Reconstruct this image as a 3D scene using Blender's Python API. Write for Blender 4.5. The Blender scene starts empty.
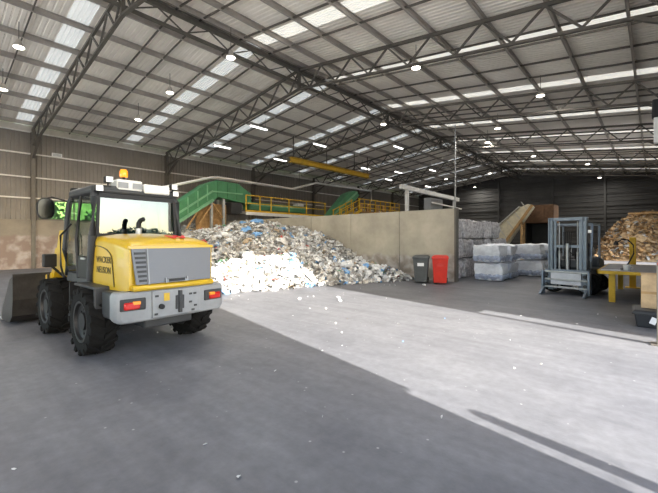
import bpy, math, random
from mathutils import Vector, Matrix, noise
from math import sin, cos, pi, radians

# ------------------------------------------------------------------ camera
scn = bpy.context.scene
COL = scn.collection
cam_d = bpy.data.cameras.new('camera')
cam = bpy.data.objects.new('camera', cam_d); COL.objects.link(cam)
cam.location = (0, 0, 1.7)
cam.rotation_euler = (pi/2, 0, 0.729)
cam_d.sensor_width = 36.0
cam_d.lens = 36.0*364/658
cam_d.shift_y = -8.0/658
cam_d.clip_start = 0.05; cam_d.clip_end = 500
scn.camera = cam

# ------------------------------------------------------------------ sky, sun, exposure
SUN_DIR = Vector((-0.98*cos(radians(23.2)), 0.199*cos(radians(23.2)), -sin(radians(23.2))))
world = bpy.data.worlds.new('sky'); scn.world = world; world.use_nodes = True
nt = world.node_tree
bg = nt.nodes['Background']
sky = nt.nodes.new('ShaderNodeTexSky'); sky.sky_type = 'NISHITA'; sky.sun_disc = False
sky.sun_elevation = radians(23.2); sky.sun_rotation = radians(101.5); sky.dust_density = 1.4
nt.links.new(sky.outputs[0], bg.inputs[0]); bg.inputs[1].default_value = 0.75
sun_d = bpy.data.lights.new('sun', 'SUN'); sun_d.energy = 14.6; sun_d.angle = radians(0.53); sun_d.color = (1.0, 0.97, 0.91)
sun = bpy.data.objects.new('sun', sun_d); COL.objects.link(sun)
sun.rotation_euler = SUN_DIR.to_track_quat('-Z', 'Y').to_euler()
LAMP_W = 85.0
vs = scn.view_settings
vs.view_transform = 'Standard'; vs.look = 'None'; vs.gamma = 1.0; vs.use_curve_mapping = False
vs.exposure = 0.52
try:
    scn.cycles.use_denoising = True
    scn.cycles.max_bounces = 8; scn.cycles.diffuse_bounces = 5; scn.cycles.glossy_bounces = 3
    scn.cycles.transmission_bounces = 6; scn.cycles.transparent_max_bounces = 8
    scn.cycles.sample_clamp_indirect = 6.0
    scn.cycles.caustics_reflective = False; scn.cycles.caustics_refractive = False
except Exception:
    pass
# ------------------------------------------------------------------ the building's main dimensions (metres)
XL, XR, XC = -26.56, 1.62, -12.47
EAVE, RIDGE = 8.05, 9.79
YF, YB = -8.0, 50.0
BAY = 7.63
TRUSS_Y = [4.22+BAY*k for k in range(-1, 7)]
SLOPE = (RIDGE-EAVE)/(XC-XL)
def roof_z(x): return RIDGE-abs(x-XC)*SLOPE
DOOR_A = (2.78, 8.02, 6.75)       # right-hand doorway: y from, y to, head height
DOOR_B = (29.2, 34.3, 5.2)
FILL_DOOR_C = (-7.6, -1.9, 6.75)  # unseen doorway behind the camera, added to bounce sun onto the roof
def portal(loc, rot, sx, sy):
    d = bpy.data.lights.new('sky_portal', 'AREA'); d.shape = 'RECTANGLE'; d.size = sx; d.size_y = sy
    d.cycles.is_portal = True
    o = bpy.data.objects.new('sky_portal', d); COL.objects.link(o); o.location = loc; o.rotation_euler = rot
portal((XR+.25, (DOOR_A[0]+DOOR_A[1])/2, DOOR_A[2]/2), (0, pi/2, 0), DOOR_A[2], DOOR_A[1]-DOOR_A[0])
portal((XR+.25, (DOOR_B[0]+DOOR_B[1])/2, DOOR_B[2]/2), (0, pi/2, 0), DOOR_B[2], DOOR_B[1]-DOOR_B[0])
portal((XR+.25, (FILL_DOOR_C[0]+FILL_DOOR_C[1])/2, FILL_DOOR_C[2]/2), (0, pi/2, 0), FILL_DOOR_C[2], FILL_DOOR_C[1]-FILL_DOOR_C[0])

FRONT_FILL_DOOR = (-24.0, -2.5, 4.2)  # unseen wide opening, added to let more daylight into the shed
portal(((FRONT_FILL_DOOR[0]+FRONT_FILL_DOOR[1])/2, YF-.2, FRONT_FILL_DOOR[2]/2), (pi/2, 0, 0), FRONT_FILL_DOOR[1]-FRONT_FILL_DOOR[0], FRONT_FILL_DOOR[2])
# ------------------------------------------------------------------ materials
M = {}
def mat(name, col, rough=.6, metal=0., var=.0, scale=8., bump=0., bscale=40., col2=None, spec=.5, emit=None, estr=0., alpha=None, trans=0., coat=0., detail=4.):
    m = bpy.data.materials.new(name); m.use_nodes = True; t = m.node_tree
    b = t.nodes['Principled BSDF']
    c = (*col, 1)
    b.inputs['Base Color'].default_value = c; b.inputs['Roughness'].default_value = rough
    b.inputs['Metallic'].default_value = metal; b.inputs['Specular IOR Level'].default_value = spec
    b.inputs['Coat Weight'].default_value = coat
    if trans: b.inputs['Transmission Weight'].default_value = trans
    if emit: b.inputs['Emission Color'].default_value = (*emit, 1); b.inputs['Emission Strength'].default_value = estr
    if var or bump or col2:
        tc = t.nodes.new('ShaderNodeTexCoord')
    if var or col2:
        n = t.nodes.new('ShaderNodeTexNoise'); n.inputs['Scale'].default_value = scale; n.inputs['Detail'].default_value = detail
        n.inputs['Roughness'].default_value = .65
        t.links.new(tc.outputs['Object'], n.inputs['Vector'])
        r = t.nodes.new('ShaderNodeValToRGB')
        lo = tuple(max(0, x*(1-var)) for x in col); hi = tuple(min(1, x*(1+var)) for x in col) if col2 is None else col2
        r.color_ramp.elements[0].position = .32; r.color_ramp.elements[1].position = .68
        r.color_ramp.elements[0].color = (*lo, 1); r.color_ramp.elements[1].color = (*hi, 1)
        t.links.new(n.outputs['Fac'], r.inputs['Fac']); t.links.new(r.outputs['Color'], b.inputs['Base Color'])
    if bump:
        n2 = t.nodes.new('ShaderNodeTexNoise'); n2.inputs['Scale'].default_value = bscale; n2.inputs['Detail'].default_value = 6
        t.links.new(tc.outputs['Object'], n2.inputs['Vector'])
        bm = t.nodes.new('ShaderNodeBump'); bm.inputs['Strength'].default_value = bump; bm.inputs['Distance'].default_value = .02
        t.links.new(n2.outputs['Fac'], bm.inputs['Height']); t.links.new(bm.outputs['Normal'], b.inputs['Normal'])
    M[name] = m
    return m
def glass(name, col, alpha, rough=.03, top=.9):
    m = bpy.data.materials.new(name); m.use_nodes = True; t = m.node_tree
    out = t.nodes['Material Output']; t.nodes.remove(t.nodes['Principled BSDF'])
    tr = t.nodes.new('ShaderNodeBsdfTransparent'); tr.inputs[0].default_value = (*col, 1)
    gl = t.nodes.new('ShaderNodeBsdfGlossy'); gl.inputs[1].default_value = rough; gl.inputs[0].default_value = (.9, .95, 1, 1)
    fr = t.nodes.new('ShaderNodeLayerWeight'); fr.inputs[0].default_value = .25
    mr = t.nodes.new('ShaderNodeMapRange'); mr.inputs[3].default_value = alpha; mr.inputs[4].default_value = top
    mx = t.nodes.new('ShaderNodeMixShader')
    t.links.new(fr.outputs['Fresnel'], mr.inputs[0]); t.links.new(mr.outputs[0], mx.inputs[0])
    t.links.new(tr.outputs[0], mx.inputs[1]); t.links.new(gl.outputs[0], mx.inputs[2]); t.links.new(mx.outputs[0], out.inputs[0])
    M[name] = m
def emis(name, col, s):
    m = bpy.data.materials.new(name); m.use_nodes = True; t = m.node_tree
    b = t.nodes['Principled BSDF']; b.inputs['Base Color'].default_value = (*col, 1)
    b.inputs['Emission Color'].default_value = (*col, 1); b.inputs['Emission Strength'].default_value = s
    M[name] = m

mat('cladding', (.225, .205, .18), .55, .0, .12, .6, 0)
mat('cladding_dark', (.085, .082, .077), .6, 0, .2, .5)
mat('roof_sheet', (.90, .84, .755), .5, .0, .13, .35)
mat('steel', (.13, .118, .10), .55, .3, .15, 2)
mat('steel_pale', (.56, .52, .46), .5, .2, .12, 2)
mat('purlin_steel', (.40, .365, .32), .5, .1, .12, 2)
mat('galv', (.45, .46, .46), .45, .5, .15, 6)
mat('concrete_wall', (.40, .36, .285), .85, 0, .2, .8, .25, 30)
mat('concrete_low', (.235, .205, .165), .85, 0, .2, .7, .25, 30)
mat('black_rubber', (.010, .010, .010), .85, 0, .3, 12, .2, 60, spec=.15)
mat('black', (.012, .012, .013), .5, spec=.3)
mat('dark_grey', (.04, .042, .045), .5, 0, .15, 5, spec=.3)
mat('loader_grey', (.25, .26, .27), .5, .1, .1, 4, .05, 200)
mat('grille_grey', (.13, .136, .15), .45, .2)
mat('yellow', (.53, .34, .010), .35, 0, .05, 3, 0, coat=.3)
mat('yellow_rail', (.62, .38, .02), .5, 0, .15, 4)
mat('green', (.06, .22, .10), .45, 0, .18, 2)
mat('green_pale', (.18, .40, .23), .5, 0, .2, 2)
mat('white_paint', (.68, .68, .66), .5, 0, .06, 4)
mat('galv_bright', (.72, .70, .65), .5, .1, .1, 4)
mat('white_sheet', (.62, .63, .66), .45, 0, .1, 5)
mat('red_bin', (.62, .03, .015), .4, 0, .08, 5)
mat('grey_bin', (.075, .08, .08), .5, 0, .1, 5)
mat('red_lens', (.5, .012, .008), .15, coat=.5)
mat('orange_lens', (.9, .28, .01), .2, emit=(1, .32, .02), estr=.6, coat=.5)
mat('orange_glass', (.9, .3, .02), .2, coat=.5)
mat('clear_lens', (.8, .8, .8), .12, coat=.5)
mat('lamp_lens', (.8, .8, .78), .2, emit=(1, .98, .92), estr=.25)
mat('red_mark', (.6, .015, .015), .5)
mat('print_dark', (.09, .07, .02), .6)
mat('print_white', (.75, .75, .75), .6)
mat('bucket_steel', (.035, .032, .03), .45, .5, .35, 4, .15, 30)
mat('forklift_steel', (.22, .26, .31), .4, .4, .12, 6)
mat('forklift_body', (.06, .065, .07), .5, 0, .1, 4)
mat('tan_wood', (.40, .24, .10), .75, 0, .25, 6)
mat('cardboard', (.52, .36, .20), .85, 0, .2, 5)
mat('rust', (.15, .08, .042), .8, .1, .35, 5)
mat('beige_belt', (.56, .50, .36), .7, 0, .2, 3)
mat('table_top', (.22, .22, .23), .5, .1, .15, 3)
mat('tote', (.02, .022, .026), .45)
mat('bale_white', (.84, .86, .92), .5, 0, .10, 7, .9, 12)
mat('bale_mauve', (.42, .39, .41), .6, 0, .45, 9, 1.0, 16, col2=(.78, .76, .78), detail=8)
mat('bale_shade_blue', (.40, .45, .58), .5, 0, .3, 9, .6, 14)  # blue of the shadow band under bale overhangs, put into the film colour
mat('strap', (.05, .05, .06), .5)
mat('sc_white', (.64, .64, .64), .55, 0, .06, 9)
mat('sc_cream', (.47, .45, .41), .7, 0, .08, 9)
mat('sc_grey', (.34, .335, .325), .7, 0, .15, 9)
mat('sc_dark', (.20, .185, .165), .8, 0, .2, 9)
mat('sc_tan', (.36, .28, .19), .8, 0, .15, 9)
mat('sc_blue', (.16, .34, .60), .5, 0, .1, 9)
mat('sc_red', (.45, .08, .07), .5, 0, .1, 9)
mat('sc_green', (.16, .34, .2), .5, 0, .1, 9)
mat('mound', (.36, .35, .33), .9, 0, .4, 6, .5, 12)
mat('leaf', (.19, .30, .09), .6, 0, .35, 2)
mat('leaf_dark', (.03, .075, .018), .6, 0, .35, 2)
mat('bark', (.12, .085, .06), .9)
mat('grass', (.16, .27, .05), .9, 0, .3, 1)
mat('seat_cloth', (.03, .03, .035), .8)
glass('cab_glass', (.55, .66, .62), .10)
glass('rear_glass', (.36, .42, .42), .085, .02)
glass('mirror_glass', (.05, .06, .06), .03, .15, .10)
glass('pane', (.9, .95, .92), .04)
emis('lamp_glow', (1, .93, .80), 9.0)
emis('tube_glow', (1, .97, .92), 4.0)
# translucent roof sheet
m = bpy.data.materials.new('skylight_sheet'); m.use_nodes = True; t = m.node_tree
t.nodes.remove(t.nodes['Principled BSDF'])
df = t.nodes.new('ShaderNodeBsdfDiffuse'); df.inputs[0].default_value = (.72, .70, .64, 1)
tl = t.nodes.new('ShaderNodeBsdfTranslucent'); tl.inputs[0].default_value = (.78, .73, .63, 1)
mx = t.nodes.new('ShaderNodeMixShader'); mx.inputs[0].default_value = .16
t.links.new(df.outputs[0], mx.inputs[1]); t.links.new(tl.outputs[0], mx.inputs[2]); t.links.new(mx.outputs[0], t.nodes['Material Output'].inputs[0])
M['skylight_sheet'] = m
# left low wall: tan concrete, scuffed pinkish band where the loader pushes against it
for cname, zlim, ca, cb_ in (('concrete_low', 2.05, (.24, .18, .15, 1), (.40, .35, .32, 1)), ('concrete_wall', 1.15, (.27, .23, .19, 1), (.50, .46, .42, 1))):
  m = M[cname]; t = m.node_tree; b = t.nodes['Principled BSDF']
  old = b.inputs['Base Color'].links[0].from_socket
  tc = t.nodes.new('ShaderNodeTexCoord'); sx = t.nodes.new('ShaderNodeSeparateXYZ'); t.links.new(tc.outputs['Object'], sx.inputs[0])
  na = t.nodes.new('ShaderNodeTexNoise'); na.inputs['Scale'].default_value = 1.6; na.inputs['Detail'].default_value = 6; t.links.new(tc.outputs['Object'], na.inputs['Vector'])
  ad = t.nodes.new('ShaderNodeMath'); ad.operation = 'MULTIPLY_ADD'; ad.inputs[1].default_value = .5; t.links.new(na.outputs['Fac'], ad.inputs[0]); t.links.new(sx.outputs['Z'], ad.inputs[2])
  mr = t.nodes.new('ShaderNodeMapRange'); mr.inputs[1].default_value = zlim; mr.inputs[2].default_value = zlim+.15; mr.inputs[3].default_value = 1; mr.inputs[4].default_value = 0
  t.links.new(ad.outputs[0], mr.inputs[0])
  nb = t.nodes.new('ShaderNodeTexNoise'); nb.inputs['Scale'].default_value = 2.4; nb.inputs['Detail'].default_value = 7; t.links.new(tc.outputs['Object'], nb.inputs['Vector'])
  rb = t.nodes.new('ShaderNodeValToRGB'); rb.color_ramp.elements[0].position = .42; rb.color_ramp.elements[0].color = ca; rb.color_ramp.elements[1].position = .66; rb.color_ramp.elements[1].color = cb_
  t.links.new(nb.outputs['Fac'], rb.inputs['Fac'])
  mx = t.nodes.new('ShaderNodeMix'); mx.data_type = 'RGBA'; t.links.new(mr.outputs[0], mx.inputs[0]); t.links.new(old, mx.inputs[6]); t.links.new(rb.outputs[0], mx.inputs[7]); t.links.new(mx.outputs[2], b.inputs['Base Color'])
# floor: worn trowelled concrete, scuffed, with pale specks
m = mat('floor', (.155, .155, .165), .55)
t = m.node_tree; b = t.nodes['Principled BSDF']; tc = t.nodes.new('ShaderNodeTexCoord')
def nz(scale, det, vec=None, rough=.6):
    n = t.nodes.new('ShaderNodeTexNoise'); n.inputs['Scale'].default_value = scale; n.inputs['Detail'].default_value = det; n.inputs['Roughness'].default_value = rough
    t.links.new(vec or tc.outputs['Object'], n.inputs['Vector']); return n
def ramp(src, a, ca, bb, cb):
    r = t.nodes.new('ShaderNodeValToRGB'); e = r.color_ramp.elements
    e[0].position = a; e[0].color = ca; e[1].position = bb; e[1].color = cb
    t.links.new(src, r.inputs['Fac']); return r
def mixc(kind, fac, a, bsock):
    x = t.nodes.new('ShaderNodeMix'); x.data_type = 'RGBA'; x.blend_type = kind
    if isinstance(fac, float): x.inputs[0].default_value = fac
    else: t.links.new(fac, x.inputs[0])
    t.links.new(a, x.inputs[6]); t.links.new(bsock, x.inputs[7]); return x.outputs[2]
base = ramp(nz(.9, 8, None, .7).outputs['Fac'], .3, (.115, .116, .128, 1), .7, (.178, .179, .192, 1))
mp = t.nodes.new('ShaderNodeMapping'); mp.inputs['Rotation'].default_value = (0, 0, -.2); mp.inputs['Scale'].default_value = (.25, 2.6, 1)
t.links.new(tc.outputs['Object'], mp.inputs['Vector'])
streak = ramp(nz(1.2, 5, mp.outputs[0]).outputs['Fac'], .35, (.82, .82, .83, 1), .65, (1.12, 1.12, 1.1, 1))
c1 = mixc('MULTIPLY', .8, base.outputs[0], streak.outputs[0])
fine = ramp(nz(9, 8).outputs['Fac'], .3, (.82, .82, .82, 1), .7, (1.15, 1.15, 1.15, 1))
c2 = mixc('MULTIPLY', .8, c1, fine.outputs[0])
spk = t.nodes.new('ShaderNodeTexVoronoi'); spk.inputs['Scale'].default_value = 5.0
t.links.new(tc.outputs['Object'], spk.inputs['Vector'])
sr = ramp(spk.outputs['Distance'], .04, (.7, .7, .7, 1), .075, (0, 0, 0, 1))
pk = t.nodes.new('ShaderNodeRGB'); pk.outputs[0].default_value = (.42, .41, .40, 1)
c3 = mixc('MIX', sr.outputs[0], c2, pk.outputs[0])
st = ramp(nz(.55, 5, None, .55).outputs['Fac'], .66, (1, 1, 1, 1), .74, (.62, .62, .63, 1))
c4 = mixc('MULTIPLY', 1.0, c3, st.outputs[0])
t.links.new(c4, b.inputs['Base Color'])
bp = t.nodes.new('ShaderNodeBump'); bp.inputs['Strength'].default_value = .15; bp.inputs['Distance'].default_value = .01
t.links.new(nz(35, 6).outputs['Fac'], bp.inputs['Height']); t.links.new(bp.outputs[0], b.inputs['Normal'])

# ------------------------------------------------------------------ mesh helpers
class MB:
    def __init__(s): s.v = []; s.f = []; s.mi = []
    def add(s, vs, fs, mi=0):
        o = len(s.v); s.v += [tuple(p) for p in vs]; s.f += [tuple(i+o for i in q) for q in fs]; s.mi += [mi]*len(fs); return s
    def box(s, c, d, rot=None, mi=0):
        hx, hy, hz = d[0]/2, d[1]/2, d[2]/2
        P = [Vector((a*hx, b_*hy, e*hz)) for a in (-1, 1) for b_ in (-1, 1) for e in (-1, 1)]
        if rot is not None: P = [rot @ p for p in P]
        c = Vector(c)
        return s.add([p+c for p in P], [(0, 1, 3, 2), (4, 6, 7, 5), (0, 4, 5, 1), (2, 3, 7, 6), (0, 2, 6, 4), (1, 5, 7, 3)], mi)
    def b2(s, x0, x1, y0, y1, z0, z1, mi=0):
        return s.box(((x0+x1)/2, (y0+y1)/2, (z0+z1)/2), (abs(x1-x0), abs(y1-y0), abs(z1-z0)), None, mi)
    def bar(s, p0, p1, w, h, up=(0, 0, 1), mi=0):
        p0, p1 = Vector(p0), Vector(p1); d = (p1-p0); L = d.length; d.normalize(); up = Vector(up)
        side = d.cross(up)
        if side.length < 1e-4: side = d.cross(Vector((1, 0, 0)))
        side.normalize(); u = side.cross(d)
        return s.box((p0+p1)/2, (L, w, h), Matrix((d, side, u)).transposed(), mi)
    def tube(s, pts, r, n=8, mi=0, cap=True):
        pts = [Vector(p) for p in pts]; rings = []
        rr = r if isinstance(r, (list, tuple)) else [r]*len(pts)
        for i, p in enumerate(pts):
            d = (pts[min(i+1, len(pts)-1)]-pts[max(i-1, 0)]).normalized()
            a = d.cross(Vector((0, 0, 1)))
            if a.length < .05: a = d.cross(Vector((1, 0, 0)))
            a.normalize(); b_ = a.cross(d)
            rings.append([p+(a*cos(2*pi*k/n)+b_*sin(2*pi*k/n))*rr[i] for k in range(n)])
        return s.loft(rings, cap, mi)
    def loft(s, rings, cap=True, mi=0, closed=True):
        n = len(rings[0]); vs = [p for r in rings for p in r]; fs = []
        for i in range(len(rings)-1):
            for k in range(n if closed else n-1):
                a, b_ = i*n+k, i*n+(k+1) % n
                fs.append((a, b_, b_+n, a+n))
        if cap:
            fs.append(tuple(reversed(range(n)))); fs.append(tuple(range((len(rings)-1)*n, len(rings)*n)))
        return s.add(vs, fs, mi)
    def lathe(s, prof, c=(0, 0, 0), axis='z', n=20, mi=0):
        c = Vector(c); rings = []
        for r, h in prof:
            ring = []
            for k in range(n):
                a = 2*pi*k/n
                p = (r*cos(a), r*sin(a), h)
                if axis == 'y': p = (r*cos(a), h, -r*sin(a))
                if axis == 'x': p = (h, r*cos(a), r*sin(a))
                ring.append(Vector(p)+c)
            rings.append(ring)
        return s.loft(rings, True, mi)
    def prism(s, poly, a, b_, axis='y', mi=0):
        def P(u, w, t_):
            return {'y': (u, t_, w), 'x': (t_, u, w), 'z': (u, w, t_)}[axis]
        n = len(poly)
        return s.add([P(u, w, a) for u, w in poly]+[P(u, w, b_) for u, w in poly],
                     [tuple(reversed(range(n))), tuple(range(n, 2*n))]+[(k, (k+1) % n, n+(k+1) % n, n+k) for k in range(n)], mi)
    def mesh(s, name, mats):
        me = bpy.data.meshes.new(name); me.from_pydata(s.v, [], s.f); me.update()
        for m_ in (mats if isinstance(mats, (list, tuple)) else [mats]): me.materials.append(M[m_])
        if any(s.mi): me.polygons.foreach_set('material_index', s.mi)
        import bmesh
        if len(s.f) < 60000:
            bm = bmesh.new(); bm.from_mesh(me); bmesh.ops.recalc_face_normals(bm, faces=bm.faces); bm.to_mesh(me); bm.free()
        return me
    def build(s, name, mats, parent=None, smooth=False, bevel=0, seg=2):
        return link(name, s.mesh(name, mats), parent, smooth, bevel, seg)
def link(name, me, parent=None, smooth=False, bevel=0, seg=2):
    o = bpy.data.objects.new(name, me); COL.objects.link(o)
    if parent is not None: o.parent = parent
    if smooth or bevel: me.polygons.foreach_set('use_smooth', [True]*len(me.polygons))
    if bevel:
        md = o.modifiers.new('bevel', 'BEVEL'); md.width = bevel; md.segments = seg; md.limit_method = 'ANGLE'; md.angle_limit = radians(40)
    if smooth or bevel:
        try: me.set_sharp_from_angle(angle=radians(42))
        except Exception: pass
    return o
def tag(o, label=None, cat=None, group=None, kind=None):
    if label: o['label'] = label
    if cat: o['category'] = cat
    if group: o['group'] = group
    if kind: o['kind'] = kind
    return o
def thing(name, loc, rz=0, label=None, cat=None, group=None, kind=None):
    o = bpy.data.objects.new(name, None); COL.objects.link(o); o.empty_display_size = .2
    o.location = loc; o.rotation_euler = (0, 0, rz)
    return tag(o, label, cat, group, kind)
def copy_tree(o, parent=None):
    kids = list(o.children)
    c = o.copy(); COL.objects.link(c); c.parent = parent
    for k in kids: copy_tree(k, c)
    return c
def text(name, body, size, matname, parent, mw, bold=0.):
    cu = bpy.data.curves.new(name, 'FONT'); cu.body = body; cu.size = size; cu.align_x = 'CENTER'; cu.align_y = 'CENTER'; cu.extrude = .002; cu.offset = bold
    o = bpy.data.objects.new(name, cu); COL.objects.link(o)
    dg = bpy.context.evaluated_depsgraph_get()
    me = bpy.data.meshes.new_from_object(o.evaluated_get(dg)); bpy.data.objects.remove(o)
    me.materials.clear(); me.materials.append(M[matname])
    r = link(name, me, parent); r.matrix_local = mw
    return r

# ------------------------------------------------------------------ corrugated sheets
def sheet(L, W, pitch, depth, thick=.0):
    """trapezoid sheet: ribs along local v (0..W), pitch along local u (0..L); returns profile list [(u, h)]"""
    pr = []; n = max(1, round(L/pitch)); p = L/n
    for i in range(n):
        u = i*p
        pr += [(u, 0), (u+p*.62, 0), (u+p*.70, depth), (u+p*.92, depth)]
    pr.append((L, 0))
    return pr
def wall_sheet(name, mat_, parent, axis, fixed, a0, a1, z0, z1, sgn, pitch=.22, depth=.06):
    """vertical ribbed sheet; axis 'y' = runs along y at x=fixed, 'x' = runs along x at y=fixed"""
    pr = sheet(a1-a0, z1-z0, pitch, depth); mb = MB(); vs = []
    for z in (z0, z1):
        for u, h in pr:
            q = fixed+sgn*h
            vs.append((q, a0+u, z) if axis == 'y' else (a0+u, q, z))
    n = len(pr)
    mb.add(vs, [(i, i+1, n+i+1, n+i) for i in range(n-1)])
    return mb.build(name, mat_, parent)

def wall_sheet_h(name, mat_, parent, y, x0, x1, z0, z1, pitch=.45, depth=.06):
    """sheet with horizontal ribs across x at y, facing -y"""
    pr = sheet(z1-z0, x1-x0, pitch, depth); vs = []
    for x in (x0, x1):
        for u, h in pr: vs.append((x, y-h, z0+u))
    n = len(pr)
    return MB().add(vs, [(i, i+1, n+i+1, n+i) for i in range(n-1)]).build(name, mat_, parent)
# ================================================================== THE SETTING
fl = MB().b2(XL-.2, XR+.2, YF-.2, YB+.2, -.25, 0).build('floor', 'floor'); tag(fl, kind='structure')
mat('yard_concrete', (.76, .745, .71), .85, 0, .06, .3, .2, 20)
gy = MB().b2(XR+.2, 80, -60, 70, -.26, -.012)
yard = gy.build('ground_yard', 'yard_concrete'); tag(yard, kind='structure')
gy = MB().b2(-70, 80, -60, YF-.2, -.27, -.014); gy.b2(-70, 1.8, -8.2, -8.2001, -.1, -.09)
tag(gy.build('ground_front', 'yard_concrete'), kind='structure')
gr = MB().b2(-70, XL-.2, YF-.2, 70, -.28, -.016); tag(gr.build('ground_verge', 'grass'), kind='structure')

bank = MB().prism([(-70, -.3), (-33, -.3), (-33, 0), (-44, 5.5), (-70, 6.5)], -20, 60); tag(bank.build('ground_bank', 'grass'), kind='structure')
# ---- left wall
wl = thing('wall_left', (XL, 0, 0), 0, kind='structure')
WIN = (4.5, 8.9, 2.80, 3.92)
yy = [YF]+TRUSS_Y[:]
edges = [YF, -3.41]+TRUSS_Y[1:]
for i in range(len(edges)-1):
    a, b_ = edges[i]+.012, edges[i+1]-.012
    n = 2
    for k in range(n):
        p0, p1 = a+(b_-a)*k/n+.006, a+(b_-a)*(k+1)/n-.006
        MB().b2(0, .25, p0, p1, 0, 2.76).build('concrete_panel', 'concrete_low', wl, bevel=.012)
    if abs(edges[i]-4.22) < .1:
        wall_sheet('cladding_sheet', 'cladding', wl, 'y', .0, edges[i], WIN[0], 2.7, 8.1, 1)
        wall_sheet('cladding_sheet', 'cladding', wl, 'y', .0, WIN[0], WIN[1], WIN[3], 8.1, 1)
        wall_sheet('cladding_sheet', 'cladding', wl, 'y', .0, WIN[1], edges[i+1], 2.7, 8.1, 1)
    else:
        wall_sheet('cladding_sheet', 'cladding', wl, 'y', .0, edges[i], edges[i+1], 2.7, 8.1, 1)
    for z in (4.0, 5.18, 6.51, 7.75):
        MB().b2(.062, .16, edges[i]+.1, edges[i+1]-.1, z-.035, z+.035).build('girt', 'galv_bright', wl)
for y in TRUSS_Y[:-1]:
    mb = MB()
    mb.b2(.04, .09, y-.1, y+.1, 0, 7.95).b2(.34, .39, y-.1, y+.1, 0, 7.3).b2(.09, .34, y-.02, y+.02, 0, 7.9)
    mb.build('column', 'steel', wl)
# window opening in the left wall
w1 = thing('window_1', (XL, 0, 0), 0, kind='structure')
mb = MB().b2(.0, .1, WIN[0]-.05, WIN[0]+.03, WIN[2]-.05, WIN[3]+.05).b2(.0, .1, WIN[1]-.03, WIN[1]+.05, WIN[2]-.05, WIN[3]+.05).b2(.0, .1, WIN[0], WIN[1], WIN[3]-.03, WIN[3]+.05).b2(.0, .14, WIN[0], WIN[1], WIN[2]-.06, WIN[2]+.03)
mb.b2(.02, .08, 6.2, 6.26, WIN[2], WIN[3])
mb.build('window_frame', 'steel', w1)
for a, b_ in ((WIN[0]+.02, 6.2), (6.26, WIN[1]-.02)): MB().b2(.045, .052, a, b_, WIN[2]+.02, WIN[3]-.02).build('pane', 'pane', w1)
# ---- back wall
wb = thing('wall_back', (0, YB, 0), 0, kind='structure')
nb = 6
for i in range(nb):
    a, b_ = XL+(XR-XL)*i/nb, XL+(XR-XL)*(i+1)/nb
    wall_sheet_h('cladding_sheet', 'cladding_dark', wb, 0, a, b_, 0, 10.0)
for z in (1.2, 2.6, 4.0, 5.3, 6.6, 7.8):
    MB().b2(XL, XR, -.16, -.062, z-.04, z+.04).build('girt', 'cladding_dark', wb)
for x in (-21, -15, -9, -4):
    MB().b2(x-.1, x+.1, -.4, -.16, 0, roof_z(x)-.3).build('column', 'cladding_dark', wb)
# ---- right wall (two doorways, plus an unseen one added for bounce light)
wr = thing('wall_right', (XR, 0, 0), 0, kind='structure')
def rw(a, b_, z0, z1):
    wall_sheet('cladding_sheet', 'cladding', wr, 'y', 0, a, b_, z0, z1, -1)
    if z0 == 0: MB().b2(.0, .15, a, b_, 0, 2.4).build('concrete_panel', 'concrete_low', wr)
rw(YF, FILL_DOOR_C[0], 0, 8.1); rw(FILL_DOOR_C[0], FILL_DOOR_C[1], FILL_DOOR_C[2], 8.1); rw(FILL_DOOR_C[1], DOOR_A[0], 0, 8.1); rw(DOOR_A[0], DOOR_A[1], DOOR_A[2], 8.1); rw(DOOR_A[1], 17, 0, 8.1); rw(17, DOOR_B[0], 0, 8.1)
rw(DOOR_B[0], DOOR_B[1], DOOR_B[2], 8.1); rw(DOOR_B[1], 40, 0, 8.1); rw(40, YB, 0, 8.1)
for y in TRUSS_Y[:-1]:
    if any(D[0] < y < D[1] for D in (DOOR_A, DOOR_B, FILL_DOOR_C)):
        z0 = DOOR_A[2] if y < 20 else DOOR_B[2]
    else: z0 = 0
    MB().b2(-.39, -.34, y-.1, y+.1, z0, 7.3).b2(-.09, -.04, y-.1, y+.1, z0, 7.9).b2(-.34, -.09, y-.02, y+.02, z0, 7.9).build('column', 'steel', wr)
for D in (DOOR_A, DOOR_B, FILL_DOOR_C):
    mb = MB().b2(-.1, .22, D[0]-.14, D[0], 0, D[2]).b2(-.1, .22, D[1], D[1]+.14, 0, D[2]).b2(-.1, .22, D[0]-.14, D[1]+.14, D[2], D[2]+.2)
    mb.build('door_frame', 'steel', wr)
MB().b2(.02, .22, DOOR_A[0], DOOR_A[0]+.11, 1.70, DOOR_A[2]).build('door_guide', 'steel', wr)
MB().b2(.02, .22, DOOR_A[1]-.53, DOOR_A[1], 2.12, DOOR_A[2]).build('door_guide', 'steel', wr)
# ---- front wall behind the camera
wf = thing('wall_front', (0, YF, 0), 0, kind='structure')
for i in range(4): wall_sheet('cladding_sheet', 'cladding', wf, 'x', 0, XL+(XR-XL)*i/4, XL+(XR-XL)*(i+1)/4, FRONT_FILL_DOOR[2], 8.2, 1)
for a, b_ in ((XL, FRONT_FILL_DOOR[0]), (FRONT_FILL_DOOR[1], XR)): wall_sheet('cladding_sheet', 'cladding', wf, 'x', 0, a, b_, 0, FRONT_FILL_DOOR[2], 1)
mb = MB(); mb.add([(XL, -.02, 8.1), (XR, -.02, 8.1), (XC, -.02, RIDGE+.05)], [(0, 1, 2)]); mb.build('gable_sheet', 'cladding', wf)

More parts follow.
